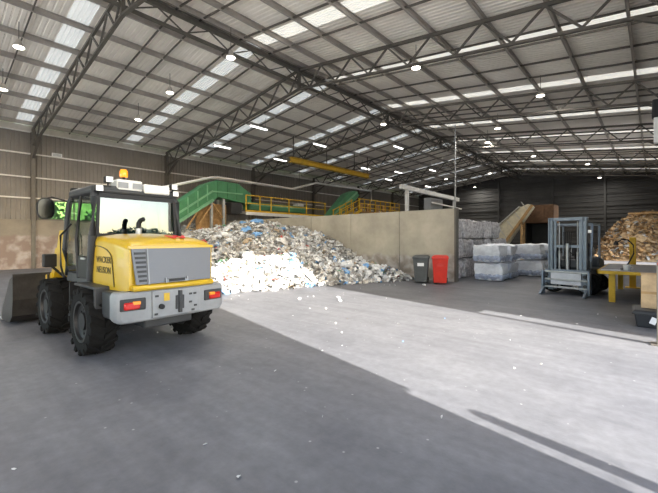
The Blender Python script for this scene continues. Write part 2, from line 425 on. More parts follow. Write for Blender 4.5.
# ---- roof
ce = thing('ceiling', (XC, 0, 0), 0, kind='structure')
SKY = [(3.42, 4.1), (9.0, 9.72), (13.85, 14.5), (19.0, 19.65), (24.5, 25.15), (29.8, 30.45), (35.2, 35.85), (40.6, 41.25), (46.0, 46.65), (-1.9, -1.25)]
SKY.sort()
cuts = [YF]
segs = []
cur = YF
for a, b_ in SKY:
    segs.append((cur, a, 0)); segs.append((a, b_, 1)); cur = b_
segs.append((cur, YB, 0))
half = XR-XC
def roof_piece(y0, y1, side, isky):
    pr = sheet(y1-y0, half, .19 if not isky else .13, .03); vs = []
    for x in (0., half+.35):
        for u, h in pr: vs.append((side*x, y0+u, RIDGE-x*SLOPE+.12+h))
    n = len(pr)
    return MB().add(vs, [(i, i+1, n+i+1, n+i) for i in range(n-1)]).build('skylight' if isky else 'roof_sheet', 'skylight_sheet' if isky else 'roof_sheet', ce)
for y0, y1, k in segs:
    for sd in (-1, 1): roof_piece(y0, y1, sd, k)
POFF = [.22, 1.4, 3.1, 4.87, 6.63, 8.39, 10.15, 11.9, 13.55]
for sd in (-1, 1):
    for d in POFF:
        z = RIDGE-d*SLOPE
        mb = MB().b2(sd*d-.035, sd*d-.02, YF, YB, z-.09, z+.12).b2(sd*d-.035, sd*d+.04, YF, YB, z+.105, z+.12).b2(sd*d-.035, sd*d+.04, YF, YB, z-.09, z-.075)
        mb.build('purlin', 'purlin_steel', ce)
for k in range(len(TRUSS_Y)-1):
    y = TRUSS_Y[k]
    for dy in (1.75, 2.65, 4.4, 5.9):
        for sd in (-1, 1):
            MB().bar((0, y+dy, RIDGE-.02), (sd*half, y+dy, EAVE-.02), .035, .07).build('bridging', 'steel', ce)
# ridge girder along the building
MB().b2(-.06, .06, YF, YB, RIDGE-.30, RIDGE-.14).b2(-.05, .05, YF, YB, RIDGE-.84, RIDGE-.74).build('ridge_beam', 'steel', ce)
mb = MB()
for i in range(int((YB-YF)/1.9)):
    y = YF+i*1.9
    mb.bar((0, y, RIDGE-.3), (0, y+.95, RIDGE-.78), .04, .04).bar((0, y+.95, RIDGE-.78), (0, y+1.9, RIDGE-.3), .04, .04)
tag(mb.build('ridge_lacing', 'steel', ce), kind='stuff')
# eave gutters / beams
for sd in (-1, 1): MB().b2(sd*half-.1, sd*half+.1, YF, YB, EAVE-.3, EAVE+.05).build('eave_beam', 'steel_pale', ce)

# ---- roof trusses, each chord and web a piece of its own
TD = .95
for k, y in enumerate(TRUSS_Y[:-1]):
    tr = thing('roof_truss', (XC, y, 0), 0, kind='structure')
    for sd in (-1, 1):
        mb = MB().bar((0, 0, RIDGE-.17), (sd*half, 0, EAVE-.17), .09, .11); mb.build('top_chord', 'steel', tr)
        mb = MB().bar((0, 0, RIDGE-TD-.1), (sd*(half-.3), 0, EAVE-TD-.12), .11, .08); mb.build('bottom_chord', 'steel', tr)
        MB().bar((sd*(half-.3), 0, EAVE-.2), (sd*(half-.3), 0, EAVE-TD-.2), .12, .12, (1, 0, 0)).build('end_post', 'steel', tr)
        MB().bar((sd*(half-.32), 0, EAVE-TD-.85), (sd*(half-2.0), 0, EAVE-TD+.1), .12, .09).build('knee_brace', 'steel', tr)
        nodes = [0]+POFF[1:]
        for i in range(len(nodes)-1):
            a, c_ = nodes[i], nodes[i+1]; mid = (a+c_)/2
            za, zc, zm = RIDGE-.2-a*SLOPE, RIDGE-.2-c_*SLOPE, RIDGE-TD-.1-mid*SLOPE
            MB().bar((sd*a, 0, za), (sd*mid, 0, zm), .06, .06).build('web', 'steel', tr)
            MB().bar((sd*mid, 0, zm), (sd*c_, 0, zc), .06, .06).build('web', 'steel', tr)
    MB().bar((0, 0, RIDGE-.1), (0, 0, RIDGE-TD-.15), .12, .12, (1, 0, 0)).build('king_post', 'steel', tr)

# ---- concrete dividing wall, precast panels
dw = thing('wall_divider', (0, 13.9, 0), 0, kind='structure')
px = [-5.8, -8.3, -11.0, -13.7, -16.4, -19.1, -21.8]
for i in range(6):
    MB().b2(px[i+1]+.012, px[i]-.012, 0, .22, 0, 2.88).build('concrete_panel', 'concrete_wall', dw, bevel=.015)
MB().b2(px[-1], px[0]-.02, .05, .17, 0, 2.86).build('joint_filler', 'dark_grey', dw)
MB().b2(-5.83, -5.76, -.02, .24, 0, 2.9).build('end_angle', 'steel', dw)
# ================================================================== WHEEL LOADER (local: x forward, y left)
ld = thing('wheel_loader', (-7.14, 2.40, 0), pi+.038, 'yellow and grey compact wheel loader with glazed cab and orange beacon', 'loader')
def make_wheel(R_, W_, lugs, name, parent, loc):
    w = MB()
    h = W_/2
    prof = [(R_*.56, -h*.6), (R_*.62, -h*.96), (R_*.80, -h), (R_*.90, -h*.92), (R_*.93, -h*.6), (R_*.93, h*.6), (R_*.90, h*.92), (R_*.80, h), (R_*.62, h*.96), (R_*.56, h*.6)]
    w.lathe(prof, axis='y', n=36)
    for k in range(lugs):
        for sd in (-1, 1):
            a = 2*pi*(k+(.5 if sd > 0 else 0))/lugs
            e = 2*pi/lugs
            ring = []
            for (yy, da) in ((.02, .0), (1.0, .62)):
                for rr in (R_*.90, R_):
                    for s_ in (-.19, .19):
                        aa = a+(da+s_)*e
                        r2 = rr if yy < .5 else (rr if rr < R_*.95 else R_*.965)
                        ring.append((r2*cos(aa), sd*h*yy*.99, -r2*sin(aa)))
            w.add(ring, [(0, 1, 3, 2), (4, 6, 7, 5), (0, 4, 5, 1), (2, 3, 7, 6), (0, 2, 6, 4), (1, 5, 7, 3)])
            # shoulder block running down the sidewall
            ring = []
            for rr, yy in ((R_*.80, 1.0), (R_*.955, 1.0)):
                for s_ in (-.17, .17):
                    for dy in (-.05, .025):
                        aa = a+(.62+s_)*e
                        ring.append((rr*cos(aa), sd*h*(yy+dy*2), -rr*sin(aa)))
            w.add(ring, [(0, 1, 3, 2), (4, 6, 7, 5), (0, 4, 5, 1), (2, 3, 7, 6), (0, 2, 6, 4), (1, 5, 7, 3)])
    o = thing(name, loc); o.parent = parent
    ty = w.build('tyre', 'black_rubber', o, smooth=True)
    r = MB().lathe([(.02, -h*.62), (R_*.42, -h*.62), (R_*.50, -h*.70), (R_*.53, -h*.92), (R_*.60, -h*.95), (R_*.60, h*.95), (R_*.53, h*.92), (R_*.50, h*.70), (R_*.42, h*.62), (.02, h*.62)], axis='y', n=28)
    r.build('rim', 'black', o, smooth=True)
    hb = MB().lathe([(R_*.26, -h*.82), (R_*.26, h*.82)], axis='y', n=16)
    for k in range(8):
        a = 2*pi*k/8; hb.lathe([(.016, -h*.70), (.016, h*.70)], (R_*.35*cos(a), 0, R_*.35*sin(a)), 'y', 6)
    hb.build('hub', 'black', o, smooth=True)
    return o
w0 = make_wheel(.5, .36, 16, 'wheel', ld, (-.94, .75, .5))
for q in ((-.94, -.75, .5), (.94, .75, .5), (.94, -.75, .5)):
    c = copy_tree(w0, ld); c.location = q
# chassis
MB().b2(-1.75, -.25, -.36, .36, .42, .98).b2(-1.15, -.75, -.62, .62, .38, .62).build('rear_frame', 'dark_grey', ld, bevel=.02)
MB().b2(.15, 1.55, -.30, .30, .42, .95).b2(.74, 1.14, -.6, .6, .38, .62).build('front_frame', 'dark_grey', ld, bevel=.02)
MB().lathe([(.12, .35), (.12, 1.0)], (-.05, 0, 0), 'z', 14).b2(-.3, .2, -.12, .12, .5, .65).build('articulation_joint', 'black', ld)
# counterweight bumper
cw = MB()
pl = lambda k, z: [Vector((x, y, z)) for x, y in ((-1.72, .81*k), (-1.89, .81*k), (-1.94, .77*k), (-1.96, .5*k), (-1.96, -.5*k), (-1.94, -.77*k), (-1.89, -.81*k), (-1.72, -.81*k))]
cw.loft([pl(.94, .57), pl(1.0, .64), pl(1.0, .93), pl(.97, .985)])
cwo = cw.build('counterweight', 'loader_grey', ld, bevel=.025)
MB().b2(-1.985, -1.95, -.36, .36, .60, .97).build('centre_plate', 'loader_grey', cwo, bevel=.01)
MB().b2(-2.0, -1.97, -.10, .03, .68, .88).b2(-2.02, -1.98, -.06, -.01, .63, .95).build('tow_bracket', 'dark_grey', cwo, bevel=.008)
MB().lathe([(.035, -2.03), (.035, -1.97)], (0, .24, .75), 'x', 12).build('tow_socket', 'black', cwo)
MB().b2(-1.992, -1.984, .12, .2, .82, .93).build('warning_sticker', 'yellow', cwo)
mb = MB()
for yy, zz in ((-.2, .88), (-.27, .88), (-.2, .76), (-.28, .7), (.3, .9), (-.24, .64), (.31, .65)): mb.b2(-1.995, -1.984, yy-.022, yy+.022, zz-.014, zz+.014)
tag(mb.build('plate_marks', 'dark_grey', cwo), kind='stuff')
for sd in (1, -1):
    R_ = Matrix.Rotation(-sd*.10, 3, 'Z')
    rec = MB().box((-1.945, sd*.60, .82), (.05, .32, .16), R_).build('light_recess', 'dark_grey', cwo, bevel=.015)
    MB().box((-1.965, sd*.62, .805), (.06, .20, .10), R_).build('tail_light', 'red_lens', cwo, bevel=.02)
    MB().box((-1.972, sd*.565, .84), (.062, .10, .05), R_).build('indicator_light', 'orange_glass', cwo, bevel=.012)
for sd in (1, -1): MB().b2(-1.74, -1.36, sd*.40, sd*.78, .60, .975).build('shaded_side_panel', 'dark_grey', ld, bevel=.03)  # counterweight sides, their shade painted in as dark grey
# step / side skirts
for sd in (1, -1):
    MB().prism([(-1.30, .60), (-1.30, .98), (-.45, .98), (-.45, 1.02), (-1.32, 1.02), (-1.36, .6)], sd*.55, sd*.86).build('mudguard', 'dark_grey', ld, bevel=.02)
    MB().b2(-.45, .12, sd*.45, sd*.78, .42, .46).b2(-.45, .12, sd*.52, sd*.74, .68, .72).b2(-.46, -.42, sd*.5, sd*.76, .42, .98).b2(.1, .14, sd*.5, sd*.76, .42, .98).build('step', 'black', ld)
    MB().b2(-.44, .12, sd*.30, sd*.5, .5, .98).build('fuel_tank' if sd > 0 else 'battery_box', 'dark_grey', ld, bevel=.03)
# engine hood
hb = MB()
def hood_ring(x, zb, zt, w, cr):
    pts = []
    for a in range(5): pts.append((w, zb+(zt-cr-zb)*a/4))
    for a in range(1, 6):
        t_ = a/6*pi/2; pts.append((w-cr*(1-cos(t_)), zt-cr+cr*sin(t_)))
    pts.append((w*.55, zt+.03)); pts.append((0, zt+.045))
    full = pts+[(-y, z) for y, z in reversed(pts[:-1])]
    return [Vector((x, y, z)) for y, z in full]
hb.loft([hood_ring(-.60, .97, 1.74, .66, .10), hood_ring(-1.05, .97, 1.735, .665, .10), hood_ring(-1.5, .975, 1.70, .66, .11), hood_ring(-1.75, .98, 1.66, .645, .11), hood_ring(-1.84, .99, 1.625, .635, .09), hood_ring(-1.88, 1.0, 1.59, .62, .06)])
hood = hb.build('engine_hood', 'yellow', ld, smooth=True)
# yellow lip under the grille
MB().prism([(-1.70, .985), (-1.985, .985), (-1.995, 1.05), (-1.94, 1.07), (-1.70, 1.07)], -.60, .60).build('hood_lip', 'yellow', hood, bevel=.025)
# grille: main mesh panel, corner louvre panel, frame bars
def slab(y0, y1, z0, z1, off=0, th=.03):
    X = lambda z: -1.955+(z-1.07)*.13-off
    return [(X(z0), y0, z0), (X(z0), y1, z0), (X(z1), y1, z1), (X(z1), y0, z1), (X(z0)+th, y0, z0), (X(z0)+th, y1, z0), (X(z1)+th, y1, z1), (X(z1)+th, y0, z1)]
BX = [(0, 1, 2, 3), (7, 6, 5, 4), (0, 4, 5, 1), (1, 5, 6, 2), (2, 6, 7, 3), (3, 7, 4, 0)]
gs = slab(-.60, .60, 1.075, 1.565)
for q in (0, 4): gs[q] = (gs[q][0], -.555, gs[q][2])
for q in (1, 5): gs[q] = (gs[q][0], .555, gs[q][2])
gp = MB().add(gs, BX).build('grille', 'grille_grey', hood)
mb = MB()
for k in range(15):
    z = 1.09+k*.033
    mb.add(slab(-.58, .37, z, z+.004, .002, .004), BX)
tag(mb.build('mesh_wires', 'grille_grey', gp), kind='stuff')
for k in range(7):
    z = 1.11+k*.062
    MB().add(slab(.42, .52+.05*(z-1.1)/.4, z, z+.032, .012, .02), BX).build('louvre', 'dark_grey', gp)
MB().add(slab(.385, .405, 1.07, 1.565, .016, .02), BX).build('divider', 'loader_grey', gp)
mb = MB().add(slab(-.63, .63, 1.56, 1.60, .012, .06), BX); mb.build('grille_top_bar', 'yellow', hood)
MB().add(slab(-.17, .17, 1.075, 1.115, .02, .02), BX).add(slab(-.17, -.15, 1.075, 1.14, .03, .03), BX).add(slab(.15, .17, 1.075, 1.14, .03, .03), BX).build('hood_latch', 'loader_grey', hood)
MB().add(slab(-.12, .12, 1.085, 1.125, .028, .01), BX).build('latch_handle', 'black', hood)
# side panel outline + lettering
for sd in (1, -1):
    pts = [(-.66, 1.02), (-.66, 1.52)]+[(-.80-.62*sin(a*pi/12)-.0, 1.40+.19*cos(a*pi/12)) for a in range(0, 7)]+[(-1.50, 1.02)]
    mb = MB()
    for i in range(len(pts)-1):
        (x0, z0), (x1, z1) = pts[i], pts[i+1]
        mb.bar((x0, sd*.667, z0), (x1, sd*.667, z1), .012, .014, (0, 1, 0))
    mb.build('side_panel_seam', 'print_dark', hood)
for i, wd in enumerate(('WACKER', 'NEUSON')):
    m4 = Matrix(((-1, 0, 0, -1.10), (0, 0, 1, .668), (0, 1, 0, 1.385-i*.15), (0, 0, 0, 1)))
    text('lettering', wd, .135, 'print_dark', hood, m4, .001)
    m4 = Matrix(((1, 0, 0, -1.10), (0, 0, -1, -.668), (0, 1, 0, 1.385-i*.15), (0, 0, 0, 1)))
    text('lettering', wd, .135, 'print_dark', hood, m4, .001)
# red emblem on the hood top
mb = MB()
for dx, dy, r_ in ((0, .07, .35), (0, .0, -.35), (0, -.07, .35), (0, -.14, -.35)):
    mb.box((-1.70+dx, -.10+dy, 1.728), (.17, .04, .01), Matrix.Rotation(-.22, 3, 'Y') @ Matrix.Rotation(r_, 3, 'Z'))
mb.build('emblem', 'red_mark', hood)
# exhaust
MB().tube([(-.98, .12, 1.70), (-.98, .12, 1.86)], .045, 12).build('exhaust_collar', 'galv', hood, smooth=True)
MB().tube([(-.98, .12, 1.80), (-.98, .12, 1.94), (-1.0, .10, 1.99), (-1.05, .07, 2.01)], .037, 12).build('exhaust_pipe', 'black', hood, smooth=True)
# cab: base, posts, roof, panes
MB().b2(-.58, .66, -.66, .66, .95, 1.12).build('cab_floor', 'dark_grey', ld, bevel=.02)
PB = [(-.58, .67, 1.05), (-.72, .69, 1.74), (-.69, .66, 2.34), (-.60, .62, 2.46)]
for sd in (1, -1):
    MB().tube([(x, sd*y, z) for x, y, z in PB], [.06, .06, .055, .05], 10).build('rear_post', 'dark_grey', ld, smooth=True)
    MB().tube([(.62, sd*.66, 1.05), (.72, sd*.67, 1.5), (.60, sd*.64, 2.30), (.52, sd*.60, 2.46)], .045, 10).build('front_post', 'dark_grey', ld, smooth=True)
    MB().tube([(-.02, sd*.67, 1.05), (-.02, sd*.70, 1.7), (-.02, sd*.63, 2.45)], .028, 8).build('door_post', 'black', ld, smooth=True)
    # lower door panel and glass
    dr = MB().b2(-.56, .0, sd*.655, sd*.69, 1.06, 1.42).build('door_panel', 'black', ld, bevel=.015)
    MB().bar((-.42, sd*.70, 1.38), (-.24, sd*.70, 1.38), .02, .03).build('door_handle', 'galv', dr)
    g = MB()
    g.add([(-.66, sd*.685, 1.42), (-.02, sd*.685, 1.42), (-.02, sd*.690, 1.75), (-.70, sd*.690, 1.75), (-.02, sd*.645, 2.38), (-.62, sd*.645, 2.38)], [(0, 1, 2, 3), (3, 2, 4, 5)])
    g.add([(.0, sd*.685, 1.12), (.62, sd*.67, 1.12), (.70, sd*.68, 1.6), (.0, sd*.69, 1.75), (.58, sd*.645, 2.36), (.0, sd*.645, 2.38)], [(0, 1, 2, 3), (3, 2, 4, 5)])
    g.build('side_window', 'cab_glass', ld)
    MB().tube([(.28, sd*.80, 1.05), (.28, sd*.84, 1.25), (.30, sd*.84, 1.75), (.24, sd*.70, 1.95)], .016, 8).build('grab_rail', 'black', ld, smooth=True)
rw_ = MB().add([(-.705, .625, 1.76), (-.705, -.625, 1.76), (-.70, -.60, 2.36), (-.70, .60, 2.36), (-.695, .625, 1.76), (-.695, -.625, 1.76), (-.69, -.60, 2.36), (-.69, .60, 2.36)], BX).build('rear_window', 'rear_glass', ld)
mb = MB().bar((-.72, .64, 1.755), (-.72, -.64, 1.755), .03, .05).bar((-.695, .6, 2.375), (-.695, -.6, 2.375), .05, .07)
mb.bar((-.725, .625, 1.75), (-.705, .60, 2.38), .03, .04, (0, 1, 0)).bar((-.725, -.625, 1.75), (-.705, -.60, 2.38), .03, .04, (0, 1, 0)); mb.build('window_seal', 'black', rw_)
MB().add([(.70, .62, 1.15), (.70, -.62, 1.15), (.74, -.62, 1.55), (.74, .62, 1.55), (.58, .58, 2.38), (.58, -.58, 2.38)], [(0, 1, 2, 3), (3, 2, 5, 4)]).build('windscreen', 'cab_glass', ld)
rf = MB(); rr = lambda k, z, dx=0: [Vector((-.08+(x)*k, y*k, z)) for x, y in ((-.62, .55), (-.55, .66), (.55, .66), (.66, .52), (.66, -.52), (.55, -.66), (-.55, -.66), (-.62, -.55))]
rf.loft([rr(.97, 2.40), rr(1.03, 2.43), rr(1.03, 2.50), rr(.96, 2.545)])
roof = rf.build('cab_roof', 'dark_grey', ld, bevel=.02)
# rooftop kit
MB().b2(-.72, -.42, -.06, .34, 2.47, 2.66).build('roof_air_unit', 'white_paint', roof, bevel=.03)
MB().b2(-.74, -.44, -.52, -.07, 2.46, 2.62).build('roof_light_box', 'white_paint', roof, bevel=.03)
for y in (.25, .03): MB().b2(-.732, -.715, y-.075, y+.075, 2.52, 2.61).build('air_unit_vent', 'loader_grey', roof)
MB().tube([(-.66, .22, 2.6), (-.66, .22, 2.72)], .022, 8).build('beacon_stalk', 'black', roof)
MB().lathe([(.055, 2.70), (.062, 2.72), (.062, 2.79), (.045, 2.825), (.01, 2.835)], (-.66, .22, 0), 'z', 16).build('beacon', 'orange_lens', roof, smooth=True)
for y, z in ((.46, 2.63), (-.60, 2.62), (-.62, 2.50), (.60, 2.48)):
    wl_ = MB().b2(-.74, -.64, y-.055, y+.055, z-.05, z+.05).build('work_light', 'black', roof, bevel=.012)
    MB().b2(-.752, -.738, y-.047, y+.047, z-.042, z+.042).build('light_lens', 'lamp_lens', wl_)
    MB().bar((-.68, y, z-.05), (-.62, y*.97, 2.47), .02, .02).build('light_bracket', 'black', wl_)
for y in (.55, -.55):
    wl_ = MB().b2(.58, .68, y-.055, y+.055, 2.5, 2.6).build('work_light', 'black', roof, bevel=.012)
    MB().b2(.675, .69, y-.047, y+.047, 2.51, 2.59).build('light_lens', 'lamp_lens', wl_)
# inside the cab
MB().b2(-.40, .08, -.25, .25, 1.30, 1.46).b2(-.30, .0, -.15, .15, 1.1, 1.32).build('seat', 'seat_cloth', ld, bevel=.04)
MB().box((-.42, 0, 1.75), (.12, .46, .62), Matrix.Rotation(-.12, 3, 'Y')).box((-.47, 0, 2.12), (.09, .24, .18), Matrix.Rotation(-.12, 3, 'Y')).build('seat_back', 'seat_cloth', ld, bevel=.04)
mb = MB().tube([(.45, 0, 1.1), (.32, 0, 1.62)], .04, 8)
mb.build('steering_column', 'black', ld)
ring = [Vector((.30+.06*cos(a*pi/10), .18*sin(a*pi/10), 1.64+.17*cos(a*pi/10)*.55)) for a in range(21)]
MB().tube(ring, .016, 6).build('steering_wheel', 'black', ld, smooth=True)
MB().b2(.5, .68, -.5, .5, 1.12, 1.35).build('dashboard', 'black', ld, bevel=.03)
# mirrors
for sd in (1, -1):
    mr_ = MB().tube([(.60, sd*.64, 2.35), (.72, sd*.86, 2.42), (.72, sd*.93, 2.40), (.72, sd*.94, 2.05)], .014, 8).build('mirror_arm', 'black', ld, smooth=True)
    h_ = MB()
    ringf = lambda x, k: [Vector((x, sd*.95+.125*k*math.copysign(abs(cos(a*pi/10))**.7, cos(a*pi/10)), 2.215+.185*k*math.copysign(abs(sin(a*pi/10))**.7, sin(a*pi/10)))) for a in range(20)]
    h_.loft([ringf(.68, 1.0), ringf(.72, 1.0), ringf(.77, .75)]); h_.build('mirror_housing', 'black', mr_, smooth=True)
    MB().loft([ringf(.672, .9), ringf(.679, .9)]).build('mirror_glass', 'mirror_glass', mr_)
# front lights on posts
for sd in (1, -1):
    hl = MB().b2(1.06, 1.20, sd*.80-.10, sd*.80+.10, 1.18, 1.42).build('headlight', 'black', ld, bevel=.02)
    MB().b2(1.19, 1.21, sd*.80-.09, sd*.80+.09, 1.20, 1.40).build('headlight_lens', 'clear_lens', hl)
    MB().bar((1.10, sd*.78, 1.20), (1.10, sd*.50, .90), .04, .04, (1, 0, 0)).build('headlight_bracket', 'black', hl)
# loader arms, cylinders, bucket
MB().prism([(.72, 1.08), (.78, 1.35), (.90, 1.85), (1.10, 1.85), (1.40, 1.25), (1.40, 1.08)], -.66, -.60).prism([(.72, 1.08), (.78, 1.35), (.90, 1.85), (1.10, 1.85), (1.40, 1.25), (1.40, 1.08)], .60, .66).b2(.85, 1.2, -.60, .60, 1.08, 1.22).b2(.85, 1.2, -.3, .3, .9, 1.1).build('arm_tower', 'yellow', ld, bevel=.012)
for sd in (1, -1):
    am = MB()
    pth = [(.98, 1.76), (1.50, 1.42), (1.85, .92), (2.03, .46)]
    for i in range(3): am.bar((pth[i][0], sd*.56, pth[i][1]), (pth[i+1][0], sd*.56, pth[i+1][1]), .07, .2-.02*i)
    am.lathe([(.1, sd*.56-.05), (.1, sd*.56+.05)], (1.50, 0, 1.42), 'y', 14).lathe([(.1, sd*.56-.05), (.1, sd*.56+.05)], (1.85, 0, .92), 'y', 14)
    am.build('lift_arm', 'yellow', ld)
    cy = MB().tube([(.95, sd*.22, .85), (1.45, sd*.22, 1.02)], .05, 10).build('lift_cylinder', 'black', ld, smooth=True)
    MB().tube([(1.42, sd*.22, 1.01), (1.68, sd*.24, 1.06)], .028, 8).build('cylinder_rod', 'galv', cy, smooth=True)
tc_ = MB().tube([(1.0, 0, 1.35), (1.6, 0, 1.30)], .06, 10).build('tilt_cylinder', 'black', ld, smooth=True)
MB().tube([(1.58, 0, 1.30), (2.02, 0, .95)], .032, 8).build('cylinder_rod', 'galv', tc_, smooth=True)
MB().prism([(1.92, .30), (1.98, .30), (2.04, .98), (1.98, .98)], -.66, .66).b2(1.9, 2.06, -.63, -.49, .3, .62).b2(1.9, 2.06, .49, .63, .3, .62).build('quick_hitch', 'yellow', ld, bevel=.01)
bk = MB()
bp_ = [(2.04, .98), (2.03, .52), (2.10, .20), (2.30, .06), (2.62, .03), (3.18, .03)]
th = .03
for i in range(len(bp_)-1):
    bk.bar((bp_[i][0], -1.15, bp_[i][1]), (bp_[i][0], 1.15, bp_[i][1]), .001, .001)
    (x0, z0), (x1, z1) = bp_[i], bp_[i+1]
    bk.add([(x0, -1.15, z0), (x0, 1.15, z0), (x1, 1.15, z1), (x1, -1.15, z1), (x0+th, -1.15, z0+th), (x0+th, 1.15, z0+th), (x1+th*.2, 1.15, z1+th), (x1+th*.2, -1.15, z1+th)], [(0, 1, 2, 3), (7, 6, 5, 4), (0, 4, 5, 1), (1, 5, 6, 2), (2, 6, 7, 3), (3, 7, 4, 0)])
bko = bk.build('bucket', 'bucket_steel', ld)
for sd in (1, -1):
    MB().prism([(2.04, .98), (2.03, .52), (2.10, .20), (2.30, .06), (2.62, .03), (3.15, .03), (3.0, .28), (2.30, .90)], sd*1.15-.015, sd*1.15+.015).build('bucket_side', 'bucket_steel', bko)
    MB().bar((1.99, sd*.62, .98), (1.99, sd*.62, .25), .06, .10, (1, 0, 0)).build('bucket_rib', 'bucket_steel', bko)
MB().bar((2.03, -1.17, .99), (2.03, 1.17, .99), .07, .06).build('bucket_top_rail', 'bucket_steel', bko)
MB().bar((3.10, -1.17, .035), (3.28, -1.17, .025), .01, .01).b2(3.08, 3.28, -1.17, 1.17, .012, .045).build('cutting_edge', 'galv', bko)

# ================================================================== FORKLIFT (local: front = -y)
fk = thing('forklift', (-1.97, 13.05, 0), radians(-6), 'grey forklift with a steel clamp attachment and tall mast', 'forklift')
for sd in (1, -1):
    r = MB().b2(sd*.44-.06, sd*.44+.06, .0, .05, .12, 2.32).b2(sd*.44-.06, sd*.44-.035, -.05, .12, .12, 2.32).b2(sd*.44+.035, sd*.44+.06, -.05, .12, .12, 2.32)
    r.build('mast_rail', 'forklift_steel', fk)
    MB().b2(sd*.33-.03, sd*.33+.03, .02, .11, .15, 2.26).build('inner_rail', 'forklift_steel', fk)
    cy = MB().tube([(sd*.24, .13, .2), (sd*.24, .13, 1.3)], .028, 10).build('lift_cylinder', 'galv', fk, smooth=True)
    MB().tube([(sd*.24, .13, 1.25), (sd*.24, .13, 2.22)], .016, 8).build('cylinder_rod', 'galv', cy, smooth=True)
    for y, r_ in ((.35, .33), (1.72, .27)):
        o = make_wheel(r_, .22 if y < 1 else .18, 12, 'wheel', fk, (sd*.47, y, r_))
MB().b2(-.52, .52, .0, .12, 2.24, 2.34).build('mast_head', 'forklift_steel', fk, bevel=.01)
MB().b2(-.40, .40, .04, .12, 1.42, 1.50).b2(-.4, .4, .04, .12, .55, .63).build('mast_crossbar', 'forklift_steel', fk)
MB().tube([(0, .05, .5), (0, .05, 1.55)], .05, 12).build('free_lift_cylinder', 'galv', fk, smooth=True)
mb = MB()
for k in range(5): mb.tube([(-.08+.04*k, .03, .6), (-.08+.04*k, .02, 1.2), (-.1+.05*k, .05, 1.9)], .012, 6)
mb.build('hydraulic_hoses', 'black', fk)
car = MB().b2(-.58, .58, -.10, -.03, .66, .76).b2(-.58, .58, -.10, -.03, .30, .40).b2(-.50, -.40, -.10, .0, .3, .76).b2(.40, .50, -.10, .0, .3, .76).build('carriage', 'forklift_steel', fk, bevel=.008)
MB().b2(-.40, .40, -.17, -.10, .30, .70).build('clamp_body', 'white_sheet', fk, bevel=.02)
for k in range(3): MB().b2(-.56, .56, -.20, -.13, .20+k*.23, .255+k*.23).build('clamp_slide', 'galv', fk, bevel=.008)
for sd in (1, -1):
    ar = MB().b2(sd*.60-.03, sd*.60+.03, -.28, -.08, .06, .72)
    ar.build('clamp_arm', 'forklift_steel', fk, bevel=.01)
    MB().prism([(-.24, .02), (-.62, .02), (-.62, .05), (-.30, .22), (-.24, .22)], sd*.56-.03, sd*.56+.03, 'x').build('clamp_foot', 'forklift_steel', fk)
    for z in (.30, .58):
        MB().lathe([(.05, -.24), (.05, -.19)], (sd*.50, 0, z), 'y', 10).build('clamp_pin', 'dark_grey', fk)
MB().b2(-.54, .54, .30, 1.75, .30, .80).b2(-.50, .50, .22, .6, .8, 1.05).build('chassis', 'forklift_body', fk, bevel=.04)
MB().prism([(1.35, .80), (1.35, 1.12), (2.0, 1.05), (2.1, .75), (2.1, .32), (1.7, .30)], -.54, .54, 'x').build('counterweight', 'forklift_body', fk, bevel=.06)
MB().b2(-.25, .25, 1.0, 1.5, .85, 1.08).b2(-.25, .25, 1.42, 1.55, 1.0, 1.55).build('seat', 'seat_cloth', fk, bevel=.05)
MB().tube([(0.05, .58, 1.0), (.05, .75, 1.32)], .03, 8).build('steering_column', 'black', fk)
MB().tube([(.05+.17*cos(a*pi/9), .76+.06*sin(a*pi/9), 1.33+.14*sin(a*pi/9)) for a in range(19)], .014, 6).build('steering_wheel', 'black', fk, smooth=True)
for sd in (1, -1):
    MB().tube([(sd*.50, .40, .8), (sd*.52, .42, 1.2), (sd*.50, .60, 2.12)], .035, 8).build('guard_post', 'forklift_steel', fk, smooth=True)
    MB().tube([(sd*.50, 1.55, 1.0), (sd*.50, 1.50, 2.12)], .035, 8).build('guard_post', 'forklift_steel', fk, smooth=True)
gd = MB().bar((-.52, .58, 2.14), (.52, .58, 2.14), .08, .06).bar((-.52, 1.52, 2.14), (.52, 1.52, 2.14), .08, .06).bar((-.5, .58, 2.14), (-.5, 1.52, 2.14), .06, .06).bar((.5, .58, 2.14), (.5, 1.52, 2.14), .06, .06).build('overhead_guard', 'forklift_steel', fk)
for k in range(5): MB().bar((-.36+.18*k, .6, 2.15), (-.36+.18*k, 1.5, 2.15), .035, .03).build('guard_bar', 'forklift_steel', gd)
for sd in (1, -1):
    hl = MB().b2(sd*.46-.06, sd*.46+.06, .50, .58, 1.86, 1.97).build('headlight', 'black', fk, bevel=.01)
    MB().b2(sd*.46-.05, sd*.46+.05, .492, .502, 1.87, 1.96).build('headlight_lens', 'lamp_lens', hl)
MB().lathe([(.05, -.33), (.15, -.30), (.15, .30), (.05, .33)], (0, 1.72, 1.26), 'x', 14).build('gas_bottle', 'galv', fk, smooth=True)
